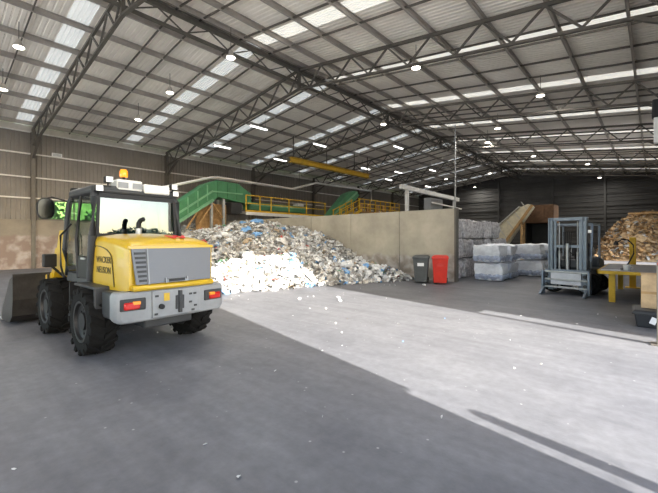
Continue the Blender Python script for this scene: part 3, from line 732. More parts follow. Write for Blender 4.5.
# ================================================================== WHEELED BINS
def wheelie_bin(name, loc, rz, m_, label):
    t_ = thing(name, loc, rz, label, 'bin', 'wheeled bins by the divider wall')   # front = -y
    b_ = MB()
    rg = lambda w, d0, d1, z: [Vector(p) for p in ((-w, d0, z), (w, d0, z), (w, d1, z), (-w, d1, z))]
    b_.loft([rg(.23, -.24, .26, .05), rg(.26, -.30, .30, .60), rg(.285, -.355, .33, .98)])
    b_.build('body', m_, t_, bevel=.02)
    MB().loft([rg(.30, -.375, .35, .94), rg(.30, -.375, .35, .985)]).build('rim', m_, t_, bevel=.01)
    ld_ = MB().loft([rg(.305, -.39, .36, .985), rg(.30, -.37, .36, 1.02), rg(.22, -.25, .33, 1.065)]).build('lid', m_, t_, bevel=.012)
    MB().b2(-.10, .10, -.40, -.375, .975, 1.0).build('lid_grip', m_, ld_)
    MB().tube([(-.24, .36, .97), (-.24, .43, 1.0), (.24, .43, 1.0), (.24, .36, .97)], .016, 8).build('handle', m_, t_, smooth=True)
    for sd in (1, -1):
        MB().lathe([(.10, sd*.24-.025), (.10, sd*.24+.025)], (0, .27, .10), 'x', 18).build('wheel', 'black_rubber', t_, smooth=True)
    MB().tube([(-.24, .27, .10), (.24, .27, .10)], .012, 6).build('axle', 'galv', t_)
    MB().b2(-.12, .12, -.335, -.30, .66, .78).build('front_badge', 'print_white' if m_ == 'grey_bin' else 'red_bin', t_)
    return t_
wheelie_bin('wheelie_bin', (-6.68, 12.80, 0), radians(24), 'grey_bin', 'dark grey wheeled bin beside the red bin')
wheelie_bin('wheelie_bin', (-6.01, 13.02, 0), radians(24), 'red_bin', 'bright red wheeled bin by the concrete wall end')

# ================================================================== BALES
random.seed(5)
def bale_mesh(sx, sy, sz, seed, amp, m_, n=7, taper=0.):
    mb = MB(); off = Vector((seed*7.3, seed*3.1, seed*1.7))
    def P(p):
        # rounded, lumpy block
        q = Vector((p[0]*sx/2, p[1]*sy/2, p[2]*sz/2)); L = Vector(p)
        k = 1-.055*(max(0, abs(p[0])+abs(p[1])+abs(p[2])-1.6))
        k *= 1-taper*(1-p[2])*.5
        q = Vector((q.x*k, q.y*k, q.z*(1-.055*(max(0, abs(p[0])+abs(p[1])+abs(p[2])-1.6)))))
        d = noise.noise_vector((q+off)*2.4)*amp+noise.noise_vector((q+off)*6.5)*amp*.55
        if p[2] < -.99: d.z = max(0, d.z)*.2
        r = q+d+Vector((0, 0, sz/2))
        r.z = max(r.z, 0)
        return r
    for ax in range(3):
        for s_ in (-1, 1):
            vs = []
            for i in range(n+1):
                for j in range(n+1):
                    a, b_ = -1+2*i/n, -1+2*j/n
                    p = [0, 0, 0]; p[ax] = s_; p[(ax+1) % 3] = a; p[(ax+2) % 3] = b_
                    vs.append(P(p))
            mb.add(vs, [(i*(n+1)+j, (i+1)*(n+1)+j, (i+1)*(n+1)+j+1, i*(n+1)+j+1) for i in range(n) for j in range(n)])
    # a pressed bale fills its own box: fit the lumpy block back into sx * sy * sz
    for ax, L, c0 in ((0, sx, 0), (1, sy, 0), (2, sz, sz/2)):
        lo, hi = min(p[ax] for p in mb.v), max(p[ax] for p in mb.v); k_ = L/(hi-lo)
        mb.v = [tuple((q-(lo+hi)/2)*k_+c0 if i == ax else q for i, q in enumerate(p)) for p in mb.v]
    return mb.mesh('bale_block', m_)
def strap_mesh(sx, sy, sz):
    mb = MB()
    for k in (-.3, 0, .3):
        x = k*sx; a, c_ = sy/2*.985, sz
        mb.b2(x-.012, x+.012, -a-.012, -a, .05, c_*.94).b2(x-.012, x+.012, a, a+.012, .05, c_*.94).b2(x-.012, x+.012, -a*.93, a*.93, c_*.985, c_+.006)
    return mb.mesh('bale_straps', 'strap')
vw = [bale_mesh(1.16, 1.12, .74, i, .085, 'bale_white', 9, .16) for i in range(4)]
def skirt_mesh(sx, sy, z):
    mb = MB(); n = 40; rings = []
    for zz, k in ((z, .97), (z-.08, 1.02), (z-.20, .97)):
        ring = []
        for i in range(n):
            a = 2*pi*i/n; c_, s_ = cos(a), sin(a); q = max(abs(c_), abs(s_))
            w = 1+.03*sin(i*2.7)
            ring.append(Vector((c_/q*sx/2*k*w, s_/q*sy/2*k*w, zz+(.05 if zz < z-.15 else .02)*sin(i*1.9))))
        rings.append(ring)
    return mb.loft(rings, False).mesh('film_shade_skirt', 'bale_shade_blue')  # film overhang, tinted with the bluish shadow beneath it
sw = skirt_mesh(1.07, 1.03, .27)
vm = [bale_mesh(1.15, 1.2, .86, 20+i, .075, 'bale_mauve', 9) for i in range(5)]
sm = strap_mesh(1.15, 1.2, .86)
def bale(meshes, straps, i, loc, rz, label, group):
    t_ = thing('baled_plastic', loc, rz, label, 'bale', group)
    link('block', meshes[i % len(meshes)], t_, smooth=True); link('film_shade_skirt' if straps is sw else 'strap', straps, t_)
    return t_
WZ = .735
WB = [(-4.98, 15.62, 0, .03), (-4.95, 16.83, 0, -.03), (-5.02, 15.60, WZ, -.03), (-4.94, 16.80, WZ, .03),
      (-4.22, 18.72, 0, .03), (-4.20, 19.92, 0, -.03), (-4.25, 18.70, WZ, 0), (-4.19, 19.88, WZ, .03), (-5.43, 18.3, .0, .0), (-5.43, 18.3, WZ, .0)]
ORD = {15: 'first', 16: 'second', 17: 'third', 18: 'third', 19: 'fourth', 20: 'fourth'}
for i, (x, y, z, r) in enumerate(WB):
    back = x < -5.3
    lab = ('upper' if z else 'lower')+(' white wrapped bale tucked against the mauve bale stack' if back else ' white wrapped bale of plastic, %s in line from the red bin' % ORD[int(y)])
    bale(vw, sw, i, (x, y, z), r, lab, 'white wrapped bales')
k = 0
for j in range(6):
    for lev in range(3):
        if j == 5 and lev == 2: continue
        x, y = -6.66+random.uniform(-.03, .03), 15.0+j*1.245
        bale(vm, sm, k, (x, y, lev*.855), random.choice((0, pi))+random.uniform(-.02, .02),
             ('bottom', 'middle', 'top')[lev]+' row mauve pressed plastic bale, %s from the divider wall' % ('first', 'second', 'third', 'fourth', 'fifth', 'sixth')[j], 'mauve pressed bales')
        k += 1
# ================================================================== FAR MACHINERY: infeed conveyor and rusty hopper
ic = thing('infeed_conveyor', (-6.9, 26.6, 0), 0, 'beige sloping infeed conveyor beyond the bale stack', 'conveyor')
MB().prism([(-1.9, .55), (-1.0, .55), (1.05, 3.75), (.80, 3.95), (.25, 3.72), (-1.75, 1.9)], -.35, .35).build('side_panel', 'beige_belt', ic, bevel=.03)
MB().bar((-1.2, -.40, .55), (1.05, -.40, 3.86), .10, .16).build('side_beam', 'tan_wood', ic)
MB().bar((-1.75, 0, 1.95), (.28, 0, 3.80), .9, .06).build('belt', 'sc_cream', ic)
for x, z in ((-.9, .8), (.4, 2.8)):
    for y in (-.3, .3): MB().b2(x-.06, x+.06, y-.06, y+.06, 0, z).build('leg', 'tan_wood', ic)
for i in range(5):
    x = -.75+i*.42; z = 1.35+i*.62
    MB().bar((x-.1, -.37, z-.35), (x-.1-.45, -.37, z+.28), .04, .05).build('rib', 'sc_cream', ic)
hp = thing('rusty_hopper', (-5.75, 27.6, 0), 0, 'rust brown steel hopper with dark open mouth behind white bales', 'hopper')
MB().b2(-.85, .85, -.05, 1.6, 2.75, 3.95).build('hood', 'rust', hp, bevel=.03)
for x in (-.28, .28): MB().b2(x-.02, x+.02, -.09, -.05, 2.75, 3.95).build('hood_seam', 'rust', hp)
MB().b2(-.85, -.78, -.05, 1.6, 0, 2.75).b2(.78, .85, -.05, 1.6, 0, 2.75).b2(-.85, .85, 1.5, 1.6, 0, 2.75).build('casing', 'dark_grey', hp)
MB().b2(-.95, .95, -.2, -.02, 1.05, 1.35).build('sill', 'rust', hp, bevel=.02)
MB().b2(-.85, .85, -.1, 1.5, 0, 1.05).build('base', 'dark_grey', hp)

# ================================================================== WORK BENCH AREA AT THE RIGHT
tb = thing('work_bench', (-.38, 14.0, 0), 0, 'long grey-topped work bench with yellow steel edge and legs', 'bench')
MB().b2(-.76, .76, -1.8, 1.8, .80, .835).build('top', 'table_top', tb, bevel=.006)
MB().b2(-.79, .79, -1.84, -1.79, .755, .838).b2(-.79, .79, 1.79, 1.84, .755, .838).b2(-.79, -.75, -1.84, 1.84, .755, .838).b2(.75, .79, -1.84, 1.84, .755, .838).build('edge_frame', 'yellow_rail', tb)
for x in (-.46, .66):
    for y in (-1.65, 1.65): MB().b2(x-.07, x+.07, y-.07, y+.07, 0, .78).build('leg', 'yellow_rail', tb, bevel=.01)
for y in (-.5, .5): MB().b2(-.7, .7, y-.04, y+.04, .70, .80).build('cross_member', 'yellow_rail', tb)
lp = thing('bench_arm_lamp', (-.62, 13.1, .835), 0, 'black curved gooseneck lamp standing on the grey bench', 'lamp')
MB().lathe([(.09, 0), (.09, .02), (.02, .03)], n=16).build('base', 'black', lp)
MB().tube([(0, 0, .02), (.10, .02, .2), (.20, .05, .45), (.19, .08, .68), (.08, .10, .82), (-.06, .12, .84), (-.16, .13, .76)], .018, 8).build('gooseneck', 'black', lp, smooth=True)
MB().lathe([(.025, .06), (.06, -.03), (.065, -.06)], (-.19, .13, .74), 'z', 14).build('shade', 'black', lp, smooth=True)
cp = thing('mug', (-.55, 12.72, .835), 0, 'white mug near the bench corner', 'mug')
MB().lathe([(.06, 0), (.075, .02), (.085, .15), (.078, .15), (.068, .02)], n=18).build('cup', 'white_paint', cp, smooth=True)
MB().tube([(.08, 0, .12), (.125, 0, .11), (.125, 0, .05), (.075, 0, .04)], .01, 6).build('handle', 'white_paint', cp, smooth=True)
mb = MB().box((0, 0, .004), (.40, .30, .008))
pp = thing('paper_sheets', (-.90, 12.62, .835), .1, 'white paper sheets lying on the bench end', 'paper')
MB().box((0, 0, .003), (.42, .30, .006)).build('sheet', 'sc_white', pp); MB().box((.05, .05, .009), (.30, .21, .005), Matrix.Rotation(.5, 3, 'Z')).build('sheet', 'sc_white', pp)
yp = thing('yellow_post', (-.55, 16.35, 0), 0, 'upright yellow steel guard post behind the work bench', 'post')
MB().b2(-.09, .09, -.09, .09, .02, 1.74).build('shaft', 'yellow_rail', yp, bevel=.01); MB().b2(-.2, .2, -.2, .2, 0, .025).build('base_plate', 'yellow_rail', yp)
cb = thing('cardboard_carton', (.14, 9.75, .33), .03, 'tall brown cardboard carton on top of the black tote', 'box')
MB().b2(-.34, .34, -.25, .25, 0, .66).build('carton', 'cardboard', cb, bevel=.008)
MB().b2(-.345, .345, -.26, .26, .655, .665).build('flap', 'cardboard', cb); MB().b2(-.34, .34, -.253, -.249, .28, .33).build('tape', 'tan_wood', cb)
tt = thing('storage_tote', (.14, 9.55, 0), .03, 'black plastic storage tote with white label on the floor', 'tote')
rg = lambda w, d, z: [Vector(p) for p in ((-w, -d, z), (w, -d, z), (w, d, z), (-w, d, z))]
MB().loft([rg(.40, .36, 0), rg(.44, .40, .26)]).build('body', 'tote', tt, bevel=.02)
MB().loft([rg(.47, .43, .25), rg(.47, .43, .30), rg(.43, .39, .33)]).build('lid', 'tote', tt, bevel=.01)
MB().box((-.16, -.402, .15), (.09, .006, .13), Matrix.Rotation(.35, 3, 'Y')).build('label_sticker', 'print_white', tt)
# door post with shadow, yard bollard
dp = thing('steel_post', (.09, 7.84, 0), 0, 'square grey steel post at the sunlit doorway edge', 'post')
MB().b2(-.06, .06, -.055, .055, 0, 1.36).build('shaft', 'steel', dp, bevel=.006); MB().b2(-.13, .13, -.12, .12, 0, .018).build('base_plate', 'steel', dp)
MB().lathe([(.018, -.075), (.018, -.055)], (-.03, 0, 1.3), 'y', 10).build('reflector', 'red_mark', dp)
bo = thing('yard_bollard', (2.0, 2.935, -.012), 0, 'slim yellow round bollard standing outside the doorway', 'bollard')
MB().lathe([(.065, 0), (.065, 1.40), (.055, 1.45), (.03, 1.475), (.005, 1.48)], n=20).build('shaft', 'yellow_rail', bo, smooth=True)
MB().lathe([(.068, 1.05), (.068, 1.2)], n=20).build('band', 'black', bo, smooth=True)
# floodlight on the right-hand column beyond the bench
fd = thing('wall_floodlight', (.06, 11.6, 0), 0, 'black and white floodlight on a long wall bracket', 'floodlight')
MB().b2(-.10, .35, -.12, .12, 4.55, 4.98).build('housing', 'black', fd, bevel=.03)
MB().b2(-.07, .35, -.10, .10, 3.95, 4.56).build('ballast_box', 'white_paint', fd, bevel=.02)
MB().bar((.2, 0, 4.7), (1.5, 0, 4.7), .06, .06).build('bracket', 'steel', fd)

# ================================================================== SORTING LINE BEHIND THE PILE
cv = thing('inclined_conveyor', (-20.2, 0, 0), 0, 'green covered conveyor climbing above the waste pile', 'conveyor')
prof = [(8.6, 2.92), (9.9, 3.85), (11.49, 5.02), (12.23, 5.33), (13.8, 5.28), (14.83, 4.72), (14.83, 3.98), (14.11, 4.04), (12.34, 4.28), (11.99, 4.01), (9.9, 2.70), (8.6, 1.85)]
MB().prism(prof, -.95, -.08, 'x').build('cover', 'green', cv, bevel=.03)
MB().bar((-.05, 8.6, 2.35), (-.05, 11.95, 4.62), .10, .10).bar((-.05, 8.7, 1.95), (-.05, 11.98, 4.08), .12, .16).bar((-.05, 11.95, 4.6), (-.05, 14.1, 4.62), .1, .08).build('side_beam', 'green_pale', cv)
for i in range(5):
    y = 9.1+i*.62; z = 2.2+i*.43
    MB().b2(-.075, -.03, y-.03, y+.03, z+.1, z+1.05).build('stiffener', 'green_pale', cv)
for i in range(3): MB().b2(-.075, -.03, 12.3+i*.7-.03, 12.3+i*.7+.03, 4.25, 5.25).build('stiffener', 'green', cv)
for y, z in ((11.9, 4.1), (12.75, 4.2)):
    for x in (-.15, -.85): MB().b2(x-.07, x+.07, y-.07, y+.07, 0, z).build('leg', 'galv', cv)
MB().bar((-.12, 11.1, 2.6), (-.12, 11.85, 3.7), .06, .10).bar((-.12, 11.95, 3.9), (-.12, 12.7, 3.0), .05, .09).bar((-.12, 10.3, 2.3), (-.12, 10.9, 3.2), .06, .10).build('brace', 'tan_wood', cv)
MB().b2(-.80, -.70, 11.2, 13.3, 2.2, 3.9).build('back_board', 'tan_wood', cv)
MB().b2(-.9, -.1, 13.3, 14.1, 3.3, 4.05).build('chute', 'dark_grey', cv, bevel=.02)
# walkway with yellow railing
wk = thing('walkway_platform', (-19.5, 0, 0), 0, 'raised steel walkway with yellow guard railing over the pile', 'walkway')
MB().b2(-.68, 0, 13.9, 21.6, 3.32, 3.36).build('deck', 'galv', wk)
MB().b2(-.02, .04, 13.85, 21.6, 3.22, 3.42).build('deck_edge', 'white_paint', wk)
for y in (13.86, 14.96, 15.9, 17.53, 19.29, 21.36): MB().b2(-.03, .03, y-.03, y+.03, 3.4, 4.5).build('rail_post', 'yellow_rail', wk)
for z in (4.49, 3.98): MB().b2(-.025, .025, 13.85, 21.4, z-.03, z+.03).build('handrail', 'yellow_rail', wk)
MB().b2(-.012, .012, 13.85, 21.4, 3.42, 3.54).build('toe_board', 'yellow_rail', wk)
for y in (14.6, 18.0, 21.3):
    for x in (-.1, -.6): MB().b2(x-.06, x+.06, y-.06, y+.06, 0, 3.32).build('leg', 'steel', wk)
sb = thing('sorting_belt', (-21.1, 0, 0), 0, 'green sorting belt housing behind the walkway railing', 'conveyor')
MB().b2(-.4, .35, 15.0, 20.4, 3.70, 4.22).build('housing', 'green', sb, bevel=.03)
MB().b2(.33, .37, 15.0, 20.4, 4.0, 4.08).build('side_trim', 'green_pale', sb)
MB().b2(-.2, .37, 19.6, 20.2, 4.22, 4.4).build('control_box', 'white_paint', sb)
for y in (15.5, 17.7, 20.0):
    for x in (-.3, .25): MB().b2(x-.05, x+.05, y-.05, y+.05, 0, 3.72).build('leg', 'steel', sb)
# second climbing conveyor and stairs
c2 = thing('second_conveyor', (-19.0, 0, 0), 0, 'steep green conveyor rising beside the yellow stairs', 'conveyor')
MB().prism([(20.9, 3.35), (22.0, 3.3), (24.9, 5.4), (24.2, 5.72), (23.2, 5.35)], -.4, .3, 'x').build('cover', 'green', c2, bevel=.03)
MB().bar((.33, 21.3, 3.45), (.33, 24.5, 5.62), .06, .14).build('side_beam', 'green_pale', c2)
for y, z in ((21.5, 3.4), (24.3, 5.0)):
    for x in (-.4, .2): MB().b2(x-.06, x+.06, y-.06, y+.06, 0, z).build('leg', 'steel', c2)
st = thing('steel_stairs', (-18.0, 0, 0), 0, 'yellow railed steel stairs beside the steep green conveyor', 'stairs')
for x in (-.4, .4):
    MB().bar((x, 20.9, 2.85), (x, 23.7, 4.0), .06, .2).build('stringer', 'yellow_rail', st)
    for dz in (.55, 1.0): MB().bar((x, 21.0, 2.85+dz), (x, 23.5, 3.85+dz), .05, .05).build('stair_rail', 'yellow_rail', st)
    for k in range(4): MB().b2(x-.03, x+.03, 21.1+k*.75-.03, 21.1+k*.75+.03, 2.9+k*.31, 3.95+k*.31).build('rail_post', 'yellow_rail', st)
for k in range(9): MB().b2(-.4, .4, 21.0+k*.31-.12, 21.0+k*.31+.12, 2.90+k*.125, 2.93+k*.125).build('tread', 'galv', st)
for y, z in ((21.2, 2.85), (23.5, 3.8)):
    for x in (-.4, .4): MB().b2(x-.05, x+.05, y-.05, y+.05, 0, z).build('leg', 'steel', st)
w2 = thing('upper_gallery', (-18.0, 0, 0), 0, 'far yellow railed gallery past the stairs above the wall', 'walkway')
MB().b2(-.55, .05, 23.75, 30.2, 3.86, 3.96).build('deck', 'tan_wood', w2)
for i in range(9): MB().b2(-.03, .03, 23.8+i*.79-.03, 23.8+i*.79+.03, 3.95, 4.98).build('rail_post', 'yellow_rail', w2)
for z in (4.96, 4.6, 4.28): MB().b2(-.03, .03, 23.75, 30.2, z-.035, z+.035).build('handrail', 'yellow_rail', w2)
for i in range(5): MB().b2(-.52, -.40, 24.3+i*1.2, 24.9+i*1.2, 3.95, 4.7).build('guard_panel', 'tan_wood', w2)
for y in (24, 27, 30):
    for x in (-.08, -.48): MB().b2(x-.05, x+.05, y-.05, y+.05, 0, 3.88).build('leg', 'steel', w2)
# white overhead pipes
pi_ = thing('overhead_pipe', (-21, 0, 0), 0, 'long white overhead pipe stepping up above the green conveyors', 'pipe')
MB().tube([(0, 8.2, 4.3), (0, 12.2, 5.55), (0, 12.7, 5.64), (0, 19.2, 5.56), (0, 21.9, 6.32), (0, 29.8, 6.42), (0, 29.85, 5.4)], .085, 10).build('pipe_run', 'white_paint', pi_, smooth=True)
for y, z in ((14.5, 5.6), (20.0, 5.8), (26, 6.37)): MB().tube([(0, y, z), (0, y, roof_z(-21)-.1)], .012, 6).build('hanger_rod', 'steel', pi_)
pd = thing('white_gantry_beam', (-11, 0, 0), 0, 'white gantry beam on a square post above the divider wall', 'beam')
MB().bar((0, 18.6, 4.72), (0, 26.9, 4.62), .22, .26).build('beam', 'white_paint', pd, bevel=.01)
for y in (19.3, 26.2): MB().b2(-.09, .09, y-.09, y+.09, 0, 4.6).build('post', 'white_paint', pd)
MB().bar((0, 22.6, 4.1), (0, 27.5, 3.95), .08, .08).build('lower_pipe', 'white_paint', pd)
eb = thing('control_cabinet', (-11.75, 1.5, 0), 0, 'pale grey control cabinet beneath the white gantry beam', 'cabinet')
MB().b2(-.25, .25, 21.9, 23.8, 2.2, 4.52).build('body', 'loader_grey', eb, bevel=.02)
for y in (22.86,): MB().b2(.24, .27, y-.93, y-.01, 2.25, 4.47).b2(.24, .27, y+.01, y+.93, 2.25, 4.47).build('door', 'loader_grey', eb, bevel=.01)
for y in (22.0, 23.7): MB().b2(-.2, .2, y-.05, y+.05, 0, 2.2).build('leg', 'steel', eb)
for i, (x, y, z0, z1) in enumerate(((-9.3, 22.3, 0, 8.8),)):
    cp_ = thing('service_pole', (x, y, 0), 0, 'slim grey service pole rising behind the mauve bales', 'pole')
    MB().tube([(0, 0, 0), (0, 0, z1)], .045, 8).build('shaft', 'galv', cp_); MB().b2(-.12, .12, -.12, .12, 0, .02).build('base_plate', 'galv', cp_)
# yellow crane beam
cr = thing('crane_beam', (-19, 0, 0), 0, 'yellow overhead crane beam hung below the roof', 'crane beam')
MB().b2(-.16, .16, 17.2, 26.6, 7.05, 7.09).b2(-.16, .16, 17.2, 26.6, 7.38, 7.42).b2(-.025, .025, 17.2, 26.6, 7.09, 7.38).build('beam', 'yellow_rail', cr)
for y in (17.5, 21, 24.5, 26.4): MB().b2(-.03, .03, y-.03, y+.03, 7.42, roof_z(-19)-.05).build('hanger', 'steel', cr)

# ================================================================== LAMPS
def hb_lamp():
    t_ = thing('high_bay_lamp', (0, 0, 0), 0, 'x', 'lamp')
    MB().lathe([(.05, .26), (.08, .22), (.10, .10), (.17, .05), (.18, .0), (.165, -.01)], n=20).build('housing', 'steel_pale', t_, smooth=True)
    MB().lathe([(.16, -.012), (.155, -.03), (.02, -.04)], n=20).build('diffuser', 'lamp_glow', t_, smooth=True)
    MB().tube([(0, 0, .24), (0, 0, 1.15)], .012, 6).build('hanger_rod', 'steel', t_)
    d = bpy.data.lights.new('lamp_light', 'AREA'); d.shape = 'DISK'; d.size = .38; d.energy = LAMP_W; d.color = (1, .96, .90)
    o = bpy.data.objects.new('lamp_light', d); COL.objects.link(o); o.parent = t_; o.location = (0, 0, -.06)
    return t_
HB = [(-16.8, 2.3, 'left slope bay before the first skylight truss'), (-20.6, 2.3, 0), (-12.1, 7.9, 0), (-16.8, 7.7, 0), (-20.5, 7.7, 0), (-6.9, 12.8, 0), (-3.7, 18.0, 0), (-12.3, 18.75, 0),
      (-7.05, 23.2, 0), (-8.9, 27.0, 0), (-7.3, 33.1, 0), (-4.2, 37.6, 0), (-4.2, 46.8, 0), (-13.0, 40.2, 0), (-17.5, 39.4, 0), (-17.5, 48.2, 0), (-3.7, 2.3, 0), (-7.3, 2.3, 0), (-7.0, -3.5, 0), (-16.8, -3.5, 0)]
lm = hb_lamp()
for i, (x, y, _) in enumerate(HB):
    o = lm if i == 0 else copy_tree(lm)
    o.location = (x, y, roof_z(x)-(.76 if abs(x-XC) > .9 else 1.10))
    bay = 'beside the front wall' if y < 0 else 'in front of the nearest lit roof truss' if y < 4.2 else 'over the bay above the loader' if y < 11 else 'over the waste heap bay' if y < 19.4 else 'past the divider wall' if y < 34 else 'towards the dark back wall'
    side = 'at the roof ridge' if abs(x-XC) < .9 else ('low on the left slope' if x < -19 else 'high on the left slope') if x < XC else ('low on the right slope' if x > -5.5 else 'high on the right slope')
    bay = bay.replace('in front of the nearest lit roof truss', 'in the bay before the loader')
    tag(o, 'round high bay lamp %s, %s' % (side, bay), 'lamp', 'high bay lamps')
def batten():
    t_ = thing('batten_light', (0, 0, 0), 0, 'x', 'lamp')
    MB().b2(-.07, .07, -.70, .70, 0, .07).build('body', 'white_paint', t_)
    MB().b2(-.07, .07, -.60, .60, -.05, 0).build('tube_cover', 'tube_glow', t_, bevel=.02)
    for y in (-.5, .5): MB().tube([(0, y, .06), (0, y, .7)], .01, 6).build('hanger_rod', 'steel', t_)
    return t_
bt = batten()
for i, (x, y) in enumerate([(-21.66, 13.5), (-17.7, 13.5), (-17.75, 18.9), (-21.8, 18.7), (-19.7, 27.1), (-18.8, 31.3), (-14.7, 24.5), (-21.0, 33.0), (-16.5, 34.0), (-20.5, 41)]):
    o = bt if i == 0 else copy_tree(bt)
    o.location = (x, y, roof_z(x)-.78)
    tag(o, 'white linear batten light under the left slope, '+('above the green conveyor' if y < 16 else 'beside the yellow crane beam' if y < 28 else 'beyond the yellow crane beam'), 'lamp', 'batten lights under the left slope')
sg = thing('wall_sign', (XL+.17, 5.35, 6.62), 0, 'small white sign plate fixed on the left wall girt', 'sign')
MB().b2(-.015, 0.02, -.25, .25, -.10, .12).build('plate', 'white_paint', sg)
MB().b2(.019, .024, -.2, .2, -.06, .09).build('plate_face', 'galv', sg)
# ================================================================== WASTE PILE
random.seed(11)
TOE = [(-7.3, 14.0), (-7.65, 12.4), (-8.8, 10.0), (-9.45, 7.6), (-10.0, 6.2), (-11.2, 5.3), (-14, 5.2), (-20, 5.4), (-26.3, 5.6)]
def toe_dist(x, y):
    best = 1e9; side = 1
    for (x0, y0), (x1, y1) in zip(TOE[:-1], TOE[1:]):
        dx, dy = x1-x0, y1-y0; t_ = max(0, min(1, ((x-x0)*dx+(y-y0)*dy)/(dx*dx+dy*dy)))
        qx, qy = x0+dx*t_, y0+dy*t_; d = math.hypot(x-qx, y-qy)
        if d < best: best = d; side = 1 if dx*(y-qy)-dy*(x-qx) < 0 else -1
    return best*side
WALLP = [(-26.4, 2.35), (-23.4, 2.75), (-19.7, 2.85), (-17.5, 2.75), (-16.2, 2.45), (-15.0, 2.1), (-14.1, 2.25), (-13.2, 2.05), (-12.1, 1.65), (-11.3, 1.25), (-10.3, .72), (-9.3, .48), (-7.6, .12), (-6.9, 0)]
def lerp_tab(tab, x):
    if x <= tab[0][0]: return tab[0][1]
    for (a, va), (b_, vb) in zip(tab[:-1], tab[1:]):
        if x <= b_: return va+(vb-va)*(x-a)/(b_-a)
    return tab[-1][1]
def pile_h(x, y):
    d = toe_dist(x, y)
    if d <= 0: return -.05
    rise = 2.9*(1-math.exp(-(d/4.6)**1.25))
    cap = lerp_tab(WALLP, x)
    w = max(0, min(1, (y-7)/5.5))
    cap = cap*w+(2.9)*(1-w)
    h = min(rise, cap) if rise > cap else rise
    n = noise.noise(Vector((x*.55, y*.55, 3)))*.28+noise.noise(Vector((x*1.3, y*1.3, 9)))*.14
    return max(.02, h+n*min(1, d/1.5))
mb = MB(); nx, ny = 110, 56
X0, X1, Y0, Y1 = -26.0, -6.8, 4.9, 13.8
vs = []
for i in range(nx+1):
    for j in range(ny+1):
        x, y = X0+(X1-X0)*i/nx, Y0+(Y1-Y0)*j/ny
        vs.append((x, y, pile_h(x, y)-.06+random.uniform(-.03, .03)))
mb.add(vs, [(i*(ny+1)+j, (i+1)*(ny+1)+j, (i+1)*(ny+1)+j+1, i*(ny+1)+j+1) for i in range(nx) for j in range(ny)])
SC = ['sc_white', 'sc_cream', 'sc_grey', 'sc_dark', 'sc_tan', 'sc_blue', 'sc_red', 'sc_green', 'mound']
mb.mi = [8]*len(mb.f)
def scrap(mb, c, r, mi, flat=.45):
    """a crumpled sheet: small bent fan"""
    n = random.choice((5, 6, 7)); ax = Vector((random.gauss(0, .7), random.gauss(0, .7), 1)).normalized()
    a = ax.cross(Vector((1, .3, 0))).normalized(); b_ = ax.cross(a)
    el = random.uniform(.45, 1.0); ph = random.uniform(0, 6.3)
    c = Vector(c)
    ring = []
    for k in range(n):
        t_ = 2*pi*k/n+random.uniform(-.3, .3); rr = r*random.uniform(.6, 1.1)
        p = a*cos(t_)*rr+b_*sin(t_)*rr*el
        ring.append(c+p+ax*random.uniform(-flat, flat)*r)
    mid = [c+(q-c)*.45+ax*random.uniform(-.1, flat*1.2)*r for q in ring]
    top = c+ax*r*random.uniform(.1, .5)
    V = ring+mid+[top]
    F = [(k, (k+1) % n, n+(k+1) % n, n+k) for k in range(n)]+[(n+k, n+(k+1) % n, 2*n) for k in range(n)]
    mb.add(V, F, mi)
def pick(w):
    r = random.random()*sum(w)
    for i, q in enumerate(w):
        r -= q
        if r <= 0: return i
    return 0
cnt = 0
while cnt < 11500:
    x, y = random.uniform(X0, X1), random.uniform(Y0, 13.6)
    if x < -19 and random.random() < .55: continue
    d = toe_dist(x, y)
    if d < -.15 or (d < .5 and random.random() < .5): continue
    r = random.choice((.08, .1, .13, .16, .19, .24))*random.uniform(.8, 1.25)
    h = pile_h(x, y)+random.uniform(-.02, .10)
    W_ = [44, 24, 16, 6, 4, 2.2, .7, .8] if x > -12.6 else [36, 26, 22, 8, 4, 2.0, .8, .9]  # fewer whites up the heap: its shade is put into the colour mix
    if x > -10.3 and y > 10.5: W_ = [55, 18, 14, 4, 2, 5, .5, .5]
    scrap(mb, (x, y, max(.03, h)), r, pick(W_)); cnt += 1
wp = mb.build('waste_pile', SC)
tag(wp, 'big heap of loose paper and plastic waste against the divider wall', 'waste pile', None, 'stuff')
